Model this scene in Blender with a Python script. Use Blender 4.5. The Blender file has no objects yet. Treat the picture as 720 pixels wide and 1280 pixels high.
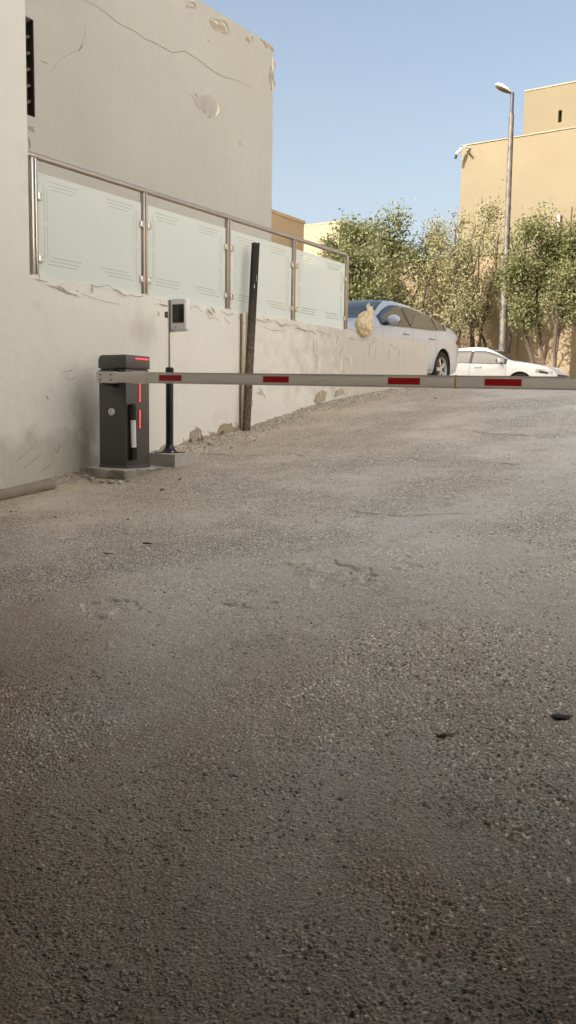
import bpy, bmesh, math, random
import numpy as np
from mathutils import Vector, Matrix, Euler, noise
from mathutils.bvhtree import BVHTree
rnd = random.Random(7)
R = math.radians
S = bpy.context.scene
C = S.collection

# ------------------------------------------------------------------ camera
# world: x across the lane (right +), y up the ramp along the retaining wall, z up; ground under the camera is z=0
E = 1.35                       # eye height
F = 1100.0                     # focal length in pixels of the 720 px wide photograph
YAW, PITCH, ROLL = math.atan(725/1100), math.atan(124/1100), 0.0150
cam = bpy.data.objects.new('camera', bpy.data.cameras.new('camera'))
C.objects.link(cam); S.camera = cam
cam.data.sensor_fit = 'HORIZONTAL'; cam.data.sensor_width = 36
cam.data.lens = 36*F/720
cam.data.clip_start = 0.05; cam.data.clip_end = 2000
cam.location = (0, 0, E)
CM = Matrix.Rotation(YAW, 3, 'Z') @ Matrix.Rotation(math.pi/2-PITCH, 3, 'X') @ Matrix.Rotation(ROLL, 3, 'Z')
cam.rotation_euler = CM.to_euler()
S.render.resolution_x, S.render.resolution_y = 576, 1024
EYE = Vector((0, 0, E))
def ray(px, py):
    return (CM @ Vector(((px-360)/F, -(py-640)/F, -1))).normalized()
def onx(px, py, x):            # point seen at a pixel on the plane x = const
    d = ray(px, py); return EYE + d*(x/d.x)
def ony(px, py, y):
    d = ray(px, py); return EYE + d*(y/d.y)

# ------------------------------------------------------------------ world, sun, exposure
SUN_EL, SUN_AZ = R(35), R(25)  # light travels up the ramp and slightly to the right
w = bpy.data.worlds.new('World'); S.world = w; w.use_nodes = True
wn = w.node_tree.nodes; wl = w.node_tree.links
sky = wn.new('ShaderNodeTexSky'); sky.sky_type = 'NISHITA'; sky.sun_disc = False
sky.sun_elevation = SUN_EL; sky.sun_rotation = math.pi+SUN_AZ
sky.air_density = 0.8; sky.dust_density = 10.0; sky.ozone_density = 1.0; sky.altitude = 600
bg = wn['Background']; bg.inputs['Strength'].default_value = 0.124
# dusty desert air: one even tint over the whole sky and a pale band low down, the same all round the horizon
tcw = wn.new('ShaderNodeTexCoord'); sx = wn.new('ShaderNodeSeparateXYZ'); wl.new(tcw.outputs['Generated'], sx.inputs[0])
def wm(op, a, b_=0.0):
    n = wn.new('ShaderNodeMath'); n.operation = op
    for i_, v_ in enumerate((a, b_)):
        if isinstance(v_, (int, float)): n.inputs[i_].default_value = v_
        else: wl.new(v_, n.inputs[i_])
    return n.outputs[0]
hz = wm('MULTIPLY', wm('POWER', wm('SUBTRACT', 1.0, wm('ABSOLUTE', sx.outputs[2])), 5.0), .95)
tint = wn.new('ShaderNodeMix'); tint.data_type = 'RGBA'; tint.blend_type = 'MULTIPLY'; tint.inputs[0].default_value = 1; tint.inputs[7].default_value = (1.0, .95, .795, 1)
wl.new(sky.outputs[0], tint.inputs[6])
hmix = wn.new('ShaderNodeMix'); hmix.data_type = 'RGBA'; wl.new(hz, hmix.inputs[0]); wl.new(tint.outputs[2], hmix.inputs[6]); hmix.inputs[7].default_value = (2.20, 2.28, 2.36, 1)
wl.new(hmix.outputs[2], bg.inputs['Color'])
sun = bpy.data.objects.new('sun', bpy.data.lights.new('sun', 'SUN')); C.objects.link(sun)
sun.data.energy = 3.9; sun.data.angle = R(0.5); sun.data.color = (1.0, 0.95, 0.87)
tv = Vector((math.sin(SUN_AZ)*math.cos(SUN_EL), math.cos(SUN_AZ)*math.cos(SUN_EL), -math.sin(SUN_EL)))
sun.rotation_euler = tv.to_track_quat('-Z', 'Y').to_euler(); sun.location = (-8, -20, 30)
S.view_settings.view_transform = 'Standard'; S.view_settings.look = 'None'
S.view_settings.exposure = 1.6; S.view_settings.gamma = 1
S.render.engine = 'CYCLES'
S.cycles.max_bounces = 10; S.cycles.diffuse_bounces = 6; S.cycles.transparent_max_bounces = 16

# ------------------------------------------------------------------ helpers
def tag(o, label=None, cat=None, group=None, kind=None):
    for k, v in (('label', label), ('category', cat), ('group', group), ('kind', kind)):
        if v: o[k] = v
    return o
def empty(name, loc, rz=0):
    o = bpy.data.objects.new(name, None); C.objects.link(o)
    o.location = loc; o.rotation_euler = (0, 0, rz); o.empty_display_size = .1
    return o
def mesh_obj(name, me, mat, parent=None):
    o = bpy.data.objects.new(name, me); C.objects.link(o)
    if mat is not None and not me.materials: me.materials.append(mat)
    if parent: o.parent = parent
    return o
class MB:
    def __init__(s): s.v = []; s.f = []
    def add(s, vs, fs):
        n = len(s.v); s.v += [tuple(v) for v in vs]; s.f += [tuple(i+n for i in f) for f in fs]; return s
    def box(s, a, b, m=None):
        x0, y0, z0 = a; x1, y1, z1 = b
        vs = [Vector(p) for p in ((x0,y0,z0),(x1,y0,z0),(x1,y1,z0),(x0,y1,z0),(x0,y0,z1),(x1,y0,z1),(x1,y1,z1),(x0,y1,z1))]
        if m: vs = [m @ v for v in vs]
        return s.add(vs, [(0,3,2,1),(4,5,6,7),(0,1,5,4),(1,2,6,5),(2,3,7,6),(3,0,4,7)])
    def tube(s, pts, r, seg=10, cap=True):
        pts = [Vector(p) for p in pts]; n = len(pts)
        rs = r if isinstance(r, (list, tuple)) else [r]*n
        ring = []; up = None
        for i, p in enumerate(pts):
            t = (pts[min(i+1, n-1)]-pts[max(i-1, 0)]).normalized()
            if up is None: up = Vector((0,0,1)) if abs(t.z) < .9 else Vector((1,0,0))
            a = t.cross(up).normalized(); b = a.cross(t).normalized(); up = b
            ring.append([p+(a*math.cos(k*2*math.pi/seg)+b*math.sin(k*2*math.pi/seg))*rs[i] for k in range(seg)])
        vs = [v for rg in ring for v in rg]; fs = []
        for i in range(n-1):
            for k in range(seg):
                fs.append((i*seg+k, i*seg+(k+1)%seg, (i+1)*seg+(k+1)%seg, (i+1)*seg+k))
        if cap: fs += [tuple(range(seg-1, -1, -1)), tuple((n-1)*seg+k for k in range(seg))]
        return s.add(vs, fs)
    def lathe(s, prof, seg=32, m=None):     # prof of (r, h), turned about z
        vs = []; fs = []; n = len(prof)
        for k in range(seg):
            a = 2*math.pi*k/seg
            for (r_, h) in prof: vs.append(Vector((r_*math.cos(a), r_*math.sin(a), h)))
        for k in range(seg):
            k2 = (k+1) % seg
            for i in range(n-1): fs.append((k*n+i, k2*n+i, k2*n+i+1, k*n+i+1))
        if m: vs = [m @ v for v in vs]
        return s.add(vs, fs)
    def prism(s, poly, h0, h1, m=None):     # poly of (x, y), raised along z
        n = len(poly)
        vs = [Vector((p[0], p[1], h0)) for p in poly]+[Vector((p[0], p[1], h1)) for p in poly]
        if m: vs = [m @ v for v in vs]
        fs = [tuple(range(n-1, -1, -1)), tuple(range(n, 2*n))]+[(i, (i+1) % n, n+(i+1) % n, n+i) for i in range(n)]
        return s.add(vs, fs)
    def build(s, name, mat, parent=None, bevel=0, smooth=False, seg=2):
        me = bpy.data.meshes.new(name); me.from_pydata(s.v, [], s.f)
        bm = bmesh.new(); bm.from_mesh(me)
        bmesh.ops.remove_doubles(bm, verts=bm.verts, dist=1e-5)
        bmesh.ops.recalc_face_normals(bm, faces=bm.faces)
        if bevel:
            es = [e for e in bm.edges if len(e.link_faces) == 2 and e.calc_face_angle(0) > R(35)]
            bmesh.ops.bevel(bm, geom=es, offset=bevel, segments=seg, profile=.5, affect='EDGES', clamp_overlap=True)
        bm.to_mesh(me); bm.free(); me.update()
        if smooth or bevel:
            for p in me.polygons: p.use_smooth = True
            me.set_sharp_from_angle(angle=R(38))
        return mesh_obj(name, me, mat, parent)
XROT = Matrix.Rotation(math.pi/2, 4, 'X')

# ------------------------------------------------------------------ materials
def hexc(r, g, b): return (r, g, b, 1)
class NT:
    def __init__(s, name):
        s.m = bpy.data.materials.new(name); s.m.use_nodes = True
        s.n = s.m.node_tree.nodes; s.l = s.m.node_tree.links
        s.b = s.n['Principled BSDF']; s.tc = s.n.new('ShaderNodeTexCoord'); s.pos = s.n.new('ShaderNodeNewGeometry')
    def new(s, t, **k):
        n = s.n.new(t)
        for a, v in k.items(): setattr(n, a, v)
        return n
    def vec(s, scale=(1,1,1), loc=(0,0,0), src=None):
        mp = s.new('ShaderNodeMapping'); mp.inputs['Scale'].default_value = scale; mp.inputs['Location'].default_value = loc
        s.l.new(src or s.pos.outputs['Position'], mp.inputs['Vector']); return mp.outputs[0]
    def noise(s, scale, detail=4, rough=.55, vec=None, dist=0):
        n = s.new('ShaderNodeTexNoise'); n.inputs['Scale'].default_value = scale
        n.inputs['Detail'].default_value = detail; n.inputs['Roughness'].default_value = rough; n.inputs['Distortion'].default_value = dist
        s.l.new(vec or s.pos.outputs['Position'], n.inputs['Vector']); return n.outputs['Fac']
    def voro(s, scale, feature='F1', vec=None):
        n = s.new('ShaderNodeTexVoronoi', feature=feature); n.inputs['Scale'].default_value = scale
        s.l.new(vec or s.pos.outputs['Position'], n.inputs['Vector']); return n.outputs['Distance']
    def ramp(s, fac, stops):
        n = s.new('ShaderNodeValToRGB'); e = n.color_ramp.elements
        while len(e) < len(stops): e.new(.5)
        for i, (p, c) in enumerate(stops):
            e[i].position = p; e[i].color = c if isinstance(c, tuple) else (c, c, c, 1)
        s.l.new(fac, n.inputs[0]); return n.outputs[0]
    def mix(s, fac, a, b, blend='MIX'):
        n = s.new('ShaderNodeMix', data_type='RGBA', blend_type=blend)
        for sock, v in ((n.inputs[0], fac), (n.inputs[6], a), (n.inputs[7], b)):
            if isinstance(v, (int, float, tuple)): sock.default_value = v
            else: s.l.new(v, sock)
        return n.outputs[2]
    def math(s, op, a, b=0.0, c=0.0, clamp=False):
        n = s.new('ShaderNodeMath', operation=op, use_clamp=clamp)
        for i, v in enumerate((a, b, c)):
            if isinstance(v, (int, float)): n.inputs[i].default_value = v
            else: s.l.new(v, n.inputs[i])
        return n.outputs[0]
    def bump(s, h, dist, strength=1, prev=None):
        n = s.new('ShaderNodeBump'); n.inputs['Distance'].default_value = dist; n.inputs['Strength'].default_value = strength
        s.l.new(h, n.inputs['Height'])
        if prev: s.l.new(prev, n.inputs['Normal'])
        s.l.new(n.outputs[0], s.b.inputs['Normal']); return n.outputs[0]
    def col(s, c):
        if isinstance(c, tuple): s.b.inputs['Base Color'].default_value = c
        else: s.l.new(c, s.b.inputs['Base Color'])
    def set(s, **k):
        for a, v in k.items(): s.b.inputs[a.replace('_', ' ')].default_value = v
        return s

def plain(name, c, rough=.5, metal=0, var=.12, scale=30, bump=0, emit=None):
    t = NT(name); k = tuple(x*(1-var) for x in c[:3])+(1,)
    t.col(t.mix(t.noise(scale, 4), k, tuple(min(1, x*(1+var)) for x in c[:3])+(1,)))
    t.set(Roughness=rough, Metallic=metal)
    if bump: t.bump(t.noise(scale*2, 5), bump)
    if emit:
        t.b.inputs['Emission Color'].default_value = emit[0]; t.b.inputs['Emission Strength'].default_value = emit[1]
    return t.m
def plaster(name, c, dirt, stain=(.3,.25,.2,1), bump=.004, streak=1.0, dirtamt=.5):
    t = NT(name)
    big = t.noise(.55, 5, .6); mid = t.noise(3.5, 6, .6); fine = t.noise(60, 4)
    st = t.noise(1.0, 6, .65, vec=t.vec((9, 9, .35)))
    base = t.mix(t.ramp(big, [(.3, 0.0), (.72, 1.0)]), c, dirt)
    base = t.mix(t.math('MULTIPLY', t.ramp(st, [(.48, 0.0), (.8, 1.0)]), .5*streak), base, dirt)
    base = t.mix(t.math('MULTIPLY', t.ramp(mid, [(.6, 0.0), (.85, 1.0)]), dirtamt), base, stain)
    base = t.mix(.25, base, t.mix(fine, (.85,.85,.85,1), (1.1,1.1,1.1,1)), 'MULTIPLY')
    t.col(base); t.set(Roughness=.88)
    b = t.bump(t.noise(9, 6, .6), bump*1.5)
    t.bump(t.noise(110, 5, .7), bump*.35, 1, b)
    return t
M = {}
# retaining wall: pale paint, a dark smudge low down beside the gate cabinet, grey repair plaster at the bottom left
t = plaster('wall_paint', (.82,.82,.795,1), (.75,.74,.71,1), (.36,.30,.24,1), dirtamt=.25)
def blob(t, p, rx, ry, rz, a=0.2, b=1.0):
    v = t.new('ShaderNodeVectorMath', operation='SUBTRACT'); t.l.new(t.pos.outputs['Position'], v.inputs[0]); v.inputs[1].default_value = p
    v2 = t.new('ShaderNodeVectorMath', operation='MULTIPLY'); t.l.new(v.outputs[0], v2.inputs[0]); v2.inputs[1].default_value = (1/rx, 1/ry, 1/rz)
    ln = t.new('ShaderNodeVectorMath', operation='LENGTH'); t.l.new(v2.outputs[0], ln.inputs[0])
    d = t.math('ADD', ln.outputs['Value'], t.math('MULTIPLY_ADD', t.noise(7, 5, .6), 1.1, -.55))
    return t.ramp(d, [(a, 1.0), (b, 0.0)])
WALLX = -5.53
base = t.b.inputs['Base Color'].links[0].from_socket
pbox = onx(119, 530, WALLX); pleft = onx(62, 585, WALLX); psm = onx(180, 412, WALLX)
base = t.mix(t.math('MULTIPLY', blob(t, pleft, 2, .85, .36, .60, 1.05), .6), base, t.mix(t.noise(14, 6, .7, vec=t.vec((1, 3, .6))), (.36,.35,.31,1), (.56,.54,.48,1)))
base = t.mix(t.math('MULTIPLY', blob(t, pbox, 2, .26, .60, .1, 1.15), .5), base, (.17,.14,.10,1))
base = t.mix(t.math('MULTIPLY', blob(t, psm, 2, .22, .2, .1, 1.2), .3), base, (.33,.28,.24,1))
pfar = onx(500, 450, WALLX)  # darker far end painted in, offsetting the bounced light there
base = t.mix(t.math('MULTIPLY', blob(t, pfar, 2, 3.4, 1.4, .45, 1.2), .8), base, t.mix(t.noise(2.0, 6, .65, vec=t.vec((9, 9, .6))), (.44,.41,.37,1), (.56,.53,.48,1)))
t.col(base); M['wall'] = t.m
M['pale'] = plaster('pale_render', (.82,.82,.81,1), (.77,.77,.76,1)).m
M['house'] = plaster('house_render', (.55,.54,.505,1), (.49,.475,.44,1), (.38,.33,.27,1), bump=.006, streak=.9, dirtamt=.22).m
M['garage'] = plaster('garage_paint', (.74,.71,.65,1), (.68,.65,.58,1), (.5,.44,.36,1), bump=.003, dirtamt=.2).m
M['ceil'] = plaster('soffit_paint', (.11,.10,.085,1), (.08,.075,.06,1), bump=.003).m
M['bare2'] = plaster('pinkish_bare_render', (.50,.47,.45,1), (.42,.39,.37,1), bump=.006).m
M['patch'] = plaster('bare_plaster', (.47,.41,.33,1), (.36,.30,.23,1), (.26,.2,.14,1), bump=.01).m
M['tan'] = plaster('sunlit_tan_render', (.145,.121,.076,1), (.128,.105,.065,1), (.108,.087,.055,1), streak=.9, dirtamt=.25).m
M['tan_wall'] = plaster('boundary_tan_render', (.25,.19,.12,1), (.21,.155,.095,1), (.17,.12,.075,1), streak=1.3, dirtamt=.4).m
M['far1'] = plaster('far_tan_render', (.66,.48,.29,1), (.62,.45,.27,1)).m
M['far2'] = plaster('far_cream_render', (.23,.198,.135,1), (.21,.18,.12,1)).m
M['dark'] = plain('dark_opening', (.02,.017,.015,1), .8)
M['rust'] = plain('rusty_steel_bars', (.22,.15,.11,1), .6, .3, .4)
M['crack'] = plain('crack_shadowed_plaster', (.22,.17,.125,1), .95, 0, .3)
M['crack_h'] = plain('hairline_crack', (.27,.23,.18,1), .95, 0, .3)
M['flake'] = plain('curled_paint', (.82,.78,.70,1), .7, 0, .1)
M['steel'] = plain('stainless_steel', (.62,.58,.54,1), .25, 1, .1, 12)
M['steel_b'] = plain('brushed_bronze_steel', (.54,.47,.41,1), .35, .9, .15, 12)
M['cab'] = plain('charcoal_powder_coat', (.085,.083,.080,1), .38, .2, .12, 200, .0006)
M['cab2'] = plain('charcoal_cap', (.10,.098,.095,1), .35, .2, .12, 200, .0005)
M['black'] = plain('black_paint', (.012,.012,.013,1), .35, 0, .3)
M['rubber'] = plain('black_rubber', (.018,.018,.018,1), .8, 0, .3)
M['arm'] = plain('barrier_arm_ivory', (.66,.63,.58,1), .45, .1, .08, 8)
M['arm_e'] = plain('arm_edge_aluminium', (.50,.49,.47,1), .4, .3, .1)
M['red'] = plain('red_reflective_tape', (.33,.010,.012,1), .35, 0, .15, 300)
M['tapebg'] = plain('white_reflective_tape', (.62,.57,.52,1), .4, 0, .05)
M['yellow'] = plain('yellowed_tape', (.45,.34,.13,1), .6, 0, .2)
M['led'] = plain('red_led', (.5,.02,.04,1), .4, 0, 0, 10, 0, ((1,.12,.14,1), .9))
M['ledbg'] = plain('red_led_strip', (.30,.03,.04,1), .4, 0, 0, 10, 0, ((1,.03,.05,1), .08))
M['silver'] = plain('silver_plastic', (.78,.79,.86,1), .35, .0, .05)
M['greyp'] = plain('grey_plastic', (.33,.34,.31,1), .5, 0, .08)
M['screen'] = plain('dark_reader_window', (.035,.027,.022,1), .12, 0, .3, 60)
M['conc'] = plaster('concrete', (.54,.53,.50,1), (.44,.42,.39,1), (.32,.28,.24,1), bump=.012).m
M['concr'] = plaster('rough_concrete', (.34,.31,.26,1), (.24,.22,.18,1), (.15,.13,.1,1), bump=.03).m
M['wood'] = plain('cream_painted_timber', (.76,.71,.57,1), .8, 0, .25, 25, .003)
t = NT('worn_black_steel'); z = t.new('ShaderNodeSeparateXYZ'); t.l.new(t.pos.outputs['Position'], z.inputs[0])
wear = t.math('MULTIPLY', t.ramp(t.noise(70, 8, .85, vec=t.vec((1,1,.35))), [(.42, 0.0), (.62, .8)]), t.ramp(t.math('MULTIPLY_ADD', z.outputs[2], -.5, 1.45), [(.12, 0.0), (.5, 1.0)]))
t.col(t.mix(wear, (.022,.016,.013,1), (.30,.25,.19,1))); t.set(Roughness=.85); t.bump(t.noise(50, 5), .002); M['post'] = t.m
M['galv2'] = plain('weathered_grey_pipe', (.16,.15,.13,1), .6)
M['pipe'] = plain('dusty_pipe', (.30,.26,.21,1), .85, 0, .25, 14, .004)
M['bag'] = None
t = NT('plastic_bag_film'); tl = t.new('ShaderNodeBsdfTranslucent'); tl.inputs[0].default_value = (.95,.84,.6,1); mx = t.new('ShaderNodeMixShader'); mx.inputs[0].default_value = .35; t.l.new(t.b.outputs[0], mx.inputs[1]); t.l.new(tl.outputs[0], mx.inputs[2]); t.l.new(mx.outputs[0], t.n['Material Output'].inputs[0]); t.col(t.mix(t.ramp(t.noise(9, 4), [(.54, 0.0), (.66, 1.0)]), (.95,.87,.68,1), (.74,.50,.24,1)))  # random brown patches painted in for the shadows of the folds
t.set(Roughness=.3, Alpha=.9); t.bump(t.noise(18, 6, .6), .02); M['bag'] = t.m
M['glass'] = None
t = NT('clear_glass'); tr = t.new('ShaderNodeBsdfTransparent'); tr.inputs[0].default_value = (.90,.95,.92,1)
gl = t.new('ShaderNodeBsdfGlossy'); gl.inputs['Roughness'].default_value = .03
mx = t.new('ShaderNodeMixShader')
mx.inputs[0].default_value = .04; t.l.new(tr.outputs[0], mx.inputs[1]); t.l.new(gl.outputs[0], mx.inputs[2])
t.l.new(mx.outputs[0], t.n['Material Output'].inputs[0]); M['glass'] = t.m
t = NT('frosted_film'); tr = t.new('ShaderNodeBsdfTransparent'); df = t.new('ShaderNodeBsdfDiffuse'); tl = t.new('ShaderNodeBsdfTranslucent')
df.inputs[0].default_value = (.84,.90,.89,1); tl.inputs[0].default_value = (.82,.90,.88,1)
m1 = t.new('ShaderNodeMixShader'); m1.inputs[0].default_value = .22; m2 = t.new('ShaderNodeMixShader'); m2.inputs[0].default_value = .93
t.l.new(df.outputs[0], m1.inputs[1]); t.l.new(tl.outputs[0], m1.inputs[2]); t.l.new(tr.outputs[0], m2.inputs[1]); t.l.new(m1.outputs[0], m2.inputs[2])
t.l.new(m2.outputs[0], t.n['Material Output'].inputs[0]); M['frost'] = t.m

# ground: dusty old asphalt full of exposed aggregate
def ground_mat(name, pebble, built=False):
    """built: the aggregate is real geometry carrying a 'tone' attribute, so no voronoi relief"""
    t = NT(name)
    sp = t.new('ShaderNodeSeparateXYZ'); t.l.new(t.pos.outputs['Position'], sp.inputs[0])
    flat = t.vec((1, 1, .3))
    warp = t.noise(.45, 6, .62, vec=flat, dist=.6)
    grey = t.mix(t.noise(2.2, 6, .65, vec=flat), (.60,.565,.51,1), (.76,.725,.665,1))
    dust = t.mix(t.noise(3.0, 6, .65, vec=flat), (.54,.44,.34,1), (.72,.615,.495,1))
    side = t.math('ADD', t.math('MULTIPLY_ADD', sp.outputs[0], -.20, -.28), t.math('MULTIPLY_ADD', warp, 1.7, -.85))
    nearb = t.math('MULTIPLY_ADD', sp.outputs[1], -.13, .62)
    near_shade = t.math('ADD', t.math('MULTIPLY_ADD', sp.outputs[1], -.42, 1.22), t.math('MULTIPLY_ADD', warp, 2.4, -1.2))  # ground by the garage painted browner and darker, deepening the shade under the roof
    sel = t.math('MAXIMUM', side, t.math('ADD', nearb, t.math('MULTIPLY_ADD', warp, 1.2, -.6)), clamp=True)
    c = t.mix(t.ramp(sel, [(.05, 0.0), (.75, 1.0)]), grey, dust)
    c = t.mix(t.ramp(near_shade, [(.0, 0.0), (.9, 1.0)]), c, t.mix(t.noise(3.0, 6, .65, vec=flat), (.33,.24,.16,1), (.47,.36,.25,1)))
    # worn pale wheel track running up the lane, broken up
    wx = t.math('ADD', sp.outputs[0], t.math('MULTIPLY_ADD', t.noise(.7, 4, .6, vec=t.vec((1, 1, .3), (5, 5, 0))), 1.6, -.8))
    band = t.ramp(t.math('ABSOLUTE', t.math('ADD', wx, 1.95)), [(.12, 1.0), (.55, 0.0)])
    worn = t.math('MULTIPLY', band, t.ramp(t.noise(1.6, 6, .7, vec=t.vec((1.6, .8, .3), (2, 8, 0))), [(.38, 0.0), (.58, 1.0)]))
    c = t.mix(t.math('MULTIPLY', worn, .45), c, (.62,.61,.585,1))
    pv = t.vec((1, 1, 1))
    mask = t.ramp(t.noise(1.3, 6, .7, vec=flat), [(.36, .15), (.55, 1.0)])
    mask = t.math('MULTIPLY', mask, t.math('SUBTRACT', 1.0, t.math('MULTIPLY', worn, .7)))
    if not built:
        peb = t.voro(pebble, 'F1', pv); cell = t.new('ShaderNodeTexVoronoi'); cell.inputs['Scale'].default_value = pebble; t.l.new(pv, cell.inputs['Vector'])
        pc = t.new('ShaderNodeSeparateColor'); t.l.new(cell.outputs['Color'], pc.inputs[0])
        tone = t.ramp(pc.outputs[0], [(.0, .66), (.5, .95), (.82, 1.12), (.93, 1.6), (1.0, 2.0)])
        c = t.mix(t.math('MULTIPLY', mask, .8), c, t.mix(1.0, c, tone, 'MULTIPLY'))
        c = t.mix(t.math('MULTIPLY', mask, .8), c, t.mix(1.0, c, t.ramp(peb, [(.0, 1.3), (.3, 1.1), (.5, .8), (.75, .35)]), 'MULTIPLY'))  # gaps between pebbles darkened in colour, standing in for shade
    else:
        at = t.new('ShaderNodeAttribute'); at.attribute_name = 'tone'
        c = t.mix(1.0, c, t.ramp(at.outputs['Fac'], [(.0, .12), (.22, .5), (.42, .95), (.6, 1.25), (.8, 1.7), (1.0, 2.6)]), 'MULTIPLY')
        c = t.mix(.5, c, t.mix(t.noise(420, 3), (.6,.6,.6,1), (1.4,1.4,1.4,1)), 'MULTIPLY')
    # dark scuffs, pale scrapes along the lane, fine cracks
    c = t.mix(t.math('MULTIPLY', t.ramp(t.noise(4.5, 7, .75, vec=flat), [(.60, 0.0), (.72, 1.0)]), .5), c, (.17,.14,.11,1))
    c = t.mix(t.math('MULTIPLY', t.ramp(t.noise(2.2, 6, .7, vec=t.vec((.8, 2.6, .4), (3, 1, 0))), [(.64, 0.0), (.72, 1.0)]), .35), c, (.60,.57,.53,1))
    ck = t.new('ShaderNodeTexVoronoi', feature='DISTANCE_TO_EDGE'); ck.inputs['Scale'].default_value = .45
    nv = t.new('ShaderNodeTexNoise'); nv.inputs['Scale'].default_value = 2.5; nv.inputs['Detail'].default_value = 8; nv.inputs['Roughness'].default_value = .65; t.l.new(flat, nv.inputs['Vector'])
    va = t.new('ShaderNodeVectorMath', operation='MULTIPLY_ADD'); t.l.new(nv.outputs['Color'], va.inputs[0]); va.inputs[1].default_value = (.8,.8,.8); t.l.new(flat, va.inputs[2])
    t.l.new(va.outputs[0], ck.inputs['Vector'])
    crk = t.math('MULTIPLY', t.ramp(ck.outputs['Distance'], [(.0, 1.0), (.007, 0.0)]), t.ramp(t.noise(1.4, 3, vec=t.vec((1,1,.3),(7,2,0))), [(.50, 0.0), (.58, 1.0)]))
    c = t.mix(t.math('MULTIPLY', crk, .45), c, (.14,.12,.10,1))
    t.col(c)
    t.l.new(t.ramp(t.noise(6, 4, vec=flat), [(.3, .42), (.7, .66)]), t.b.inputs['Roughness'])
    b = t.bump(t.noise(2.5, 6, .6, vec=flat), .02)
    b = t.bump(t.noise(22, 5, .65), .003, 1, b)
    if not built:
        inv = t.math('MULTIPLY', t.math('SUBTRACT', 1.0, t.math('MULTIPLY', peb, 1.5)), t.math('MULTIPLY_ADD', mask, .85, .1))
        b = t.bump(t.math('MULTIPLY', inv, t.math('MULTIPLY_ADD', pc.outputs[1], 1.0, .25)), .009, 1, b)
    t.bump(t.noise(300, 4, .7), .0016, 1, b)
    return t.m
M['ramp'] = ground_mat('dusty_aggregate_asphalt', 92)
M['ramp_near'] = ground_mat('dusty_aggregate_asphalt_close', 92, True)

# ------------------------------------------------------------------ ground
STREET = E+.50
prof = []                      # ramp height from where the wall meets it
for px, py in ((0,612),(110,591),(200,566),(305,541),(400,507),(490,487)):
    p = onx(px, py, WALLX); prof.append((p.y, p.z))
print('profile', [(round(a,2), round(b,2)) for a, b in prof])
PY = [-12, -6, 0]+[p[0] for p in prof]+[13.0, 15.0, 16.5]
z0 = prof[0][1]
PZ = [-.35, -.25, .0]+[p[1] for p in prof]+[max(prof[-1][1]+.06, STREET-.06), STREET, STREET]
def gz(x, y):
    a = [np.interp(y+d, PY, PZ) for d in (-.6, -.3, 0, .3, .6)]
    z = float(sum(a)/5)
    k = max(0, min(1, (14-y)/4))
    z += .018*noise.noise(Vector((x*.7, y*.7, 3)))*k+.008*noise.noise(Vector((x*2.4, y*2.4, 9)))*k
    d = x-WALLX                                  # dirt banked against the wall
    z += .035*math.exp(-d/.18)*max(0, min(1, (y-4.5)/1.5))*max(0, min(1, (12-y)/2))*(1+.8*noise.noise(Vector((y*4, 1, 2))))
    return z
RX = 1.4
def grid(name, xs, ys, fz, mat):
    me = bpy.data.meshes.new(name); nx, ny = len(xs), len(ys)
    v = [(x, y, fz(x, y)) for y in ys for x in xs]
    f = [(j*nx+i, j*nx+i+1, (j+1)*nx+i+1, (j+1)*nx+i) for j in range(ny-1) for i in range(nx-1)]
    me.from_pydata(v, [], f)
    for p in me.polygons: p.use_smooth = True
    return mesh_obj(name, me, mat)
xs = list(np.concatenate([[WALLX-.12], np.linspace(WALLX, WALLX+.6, 16), np.linspace(WALLX+.7, RX+.05, 70)]))
ys = list(np.concatenate([np.linspace(-9.2, 0, 30)[:-1], np.linspace(0, 16.5, 190)]))
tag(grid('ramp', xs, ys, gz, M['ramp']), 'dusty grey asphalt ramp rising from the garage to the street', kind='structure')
mb = MB()
mb.add([(-700,16.5,STREET),(700,16.5,STREET),(700,900,STREET),(-700,900,STREET)], [(0,1,2,3)])
mb.add([(-700,-300,STREET),(WALLX-.12,-300,STREET),(WALLX-.12,16.5,STREET),(-700,16.5,STREET)], [(0,1,2,3)])
mb.add([(RX+.05,-300,STREET),(700,-300,STREET),(700,16.5,STREET),(RX+.05,16.5,STREET)], [(0,1,2,3)])
tag(mb.build('street', M['ramp']), 'dusty asphalt street at the top of the ramp', kind='structure')
# pavement along the boundary wall
PV = MB().box((-40, 24.2, STREET-.2), (30, 27.3, STREET+.13)).build('pavement', M['conc'], None, .02)
tag(PV, 'raised concrete pavement under the street trees', kind='structure')

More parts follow.
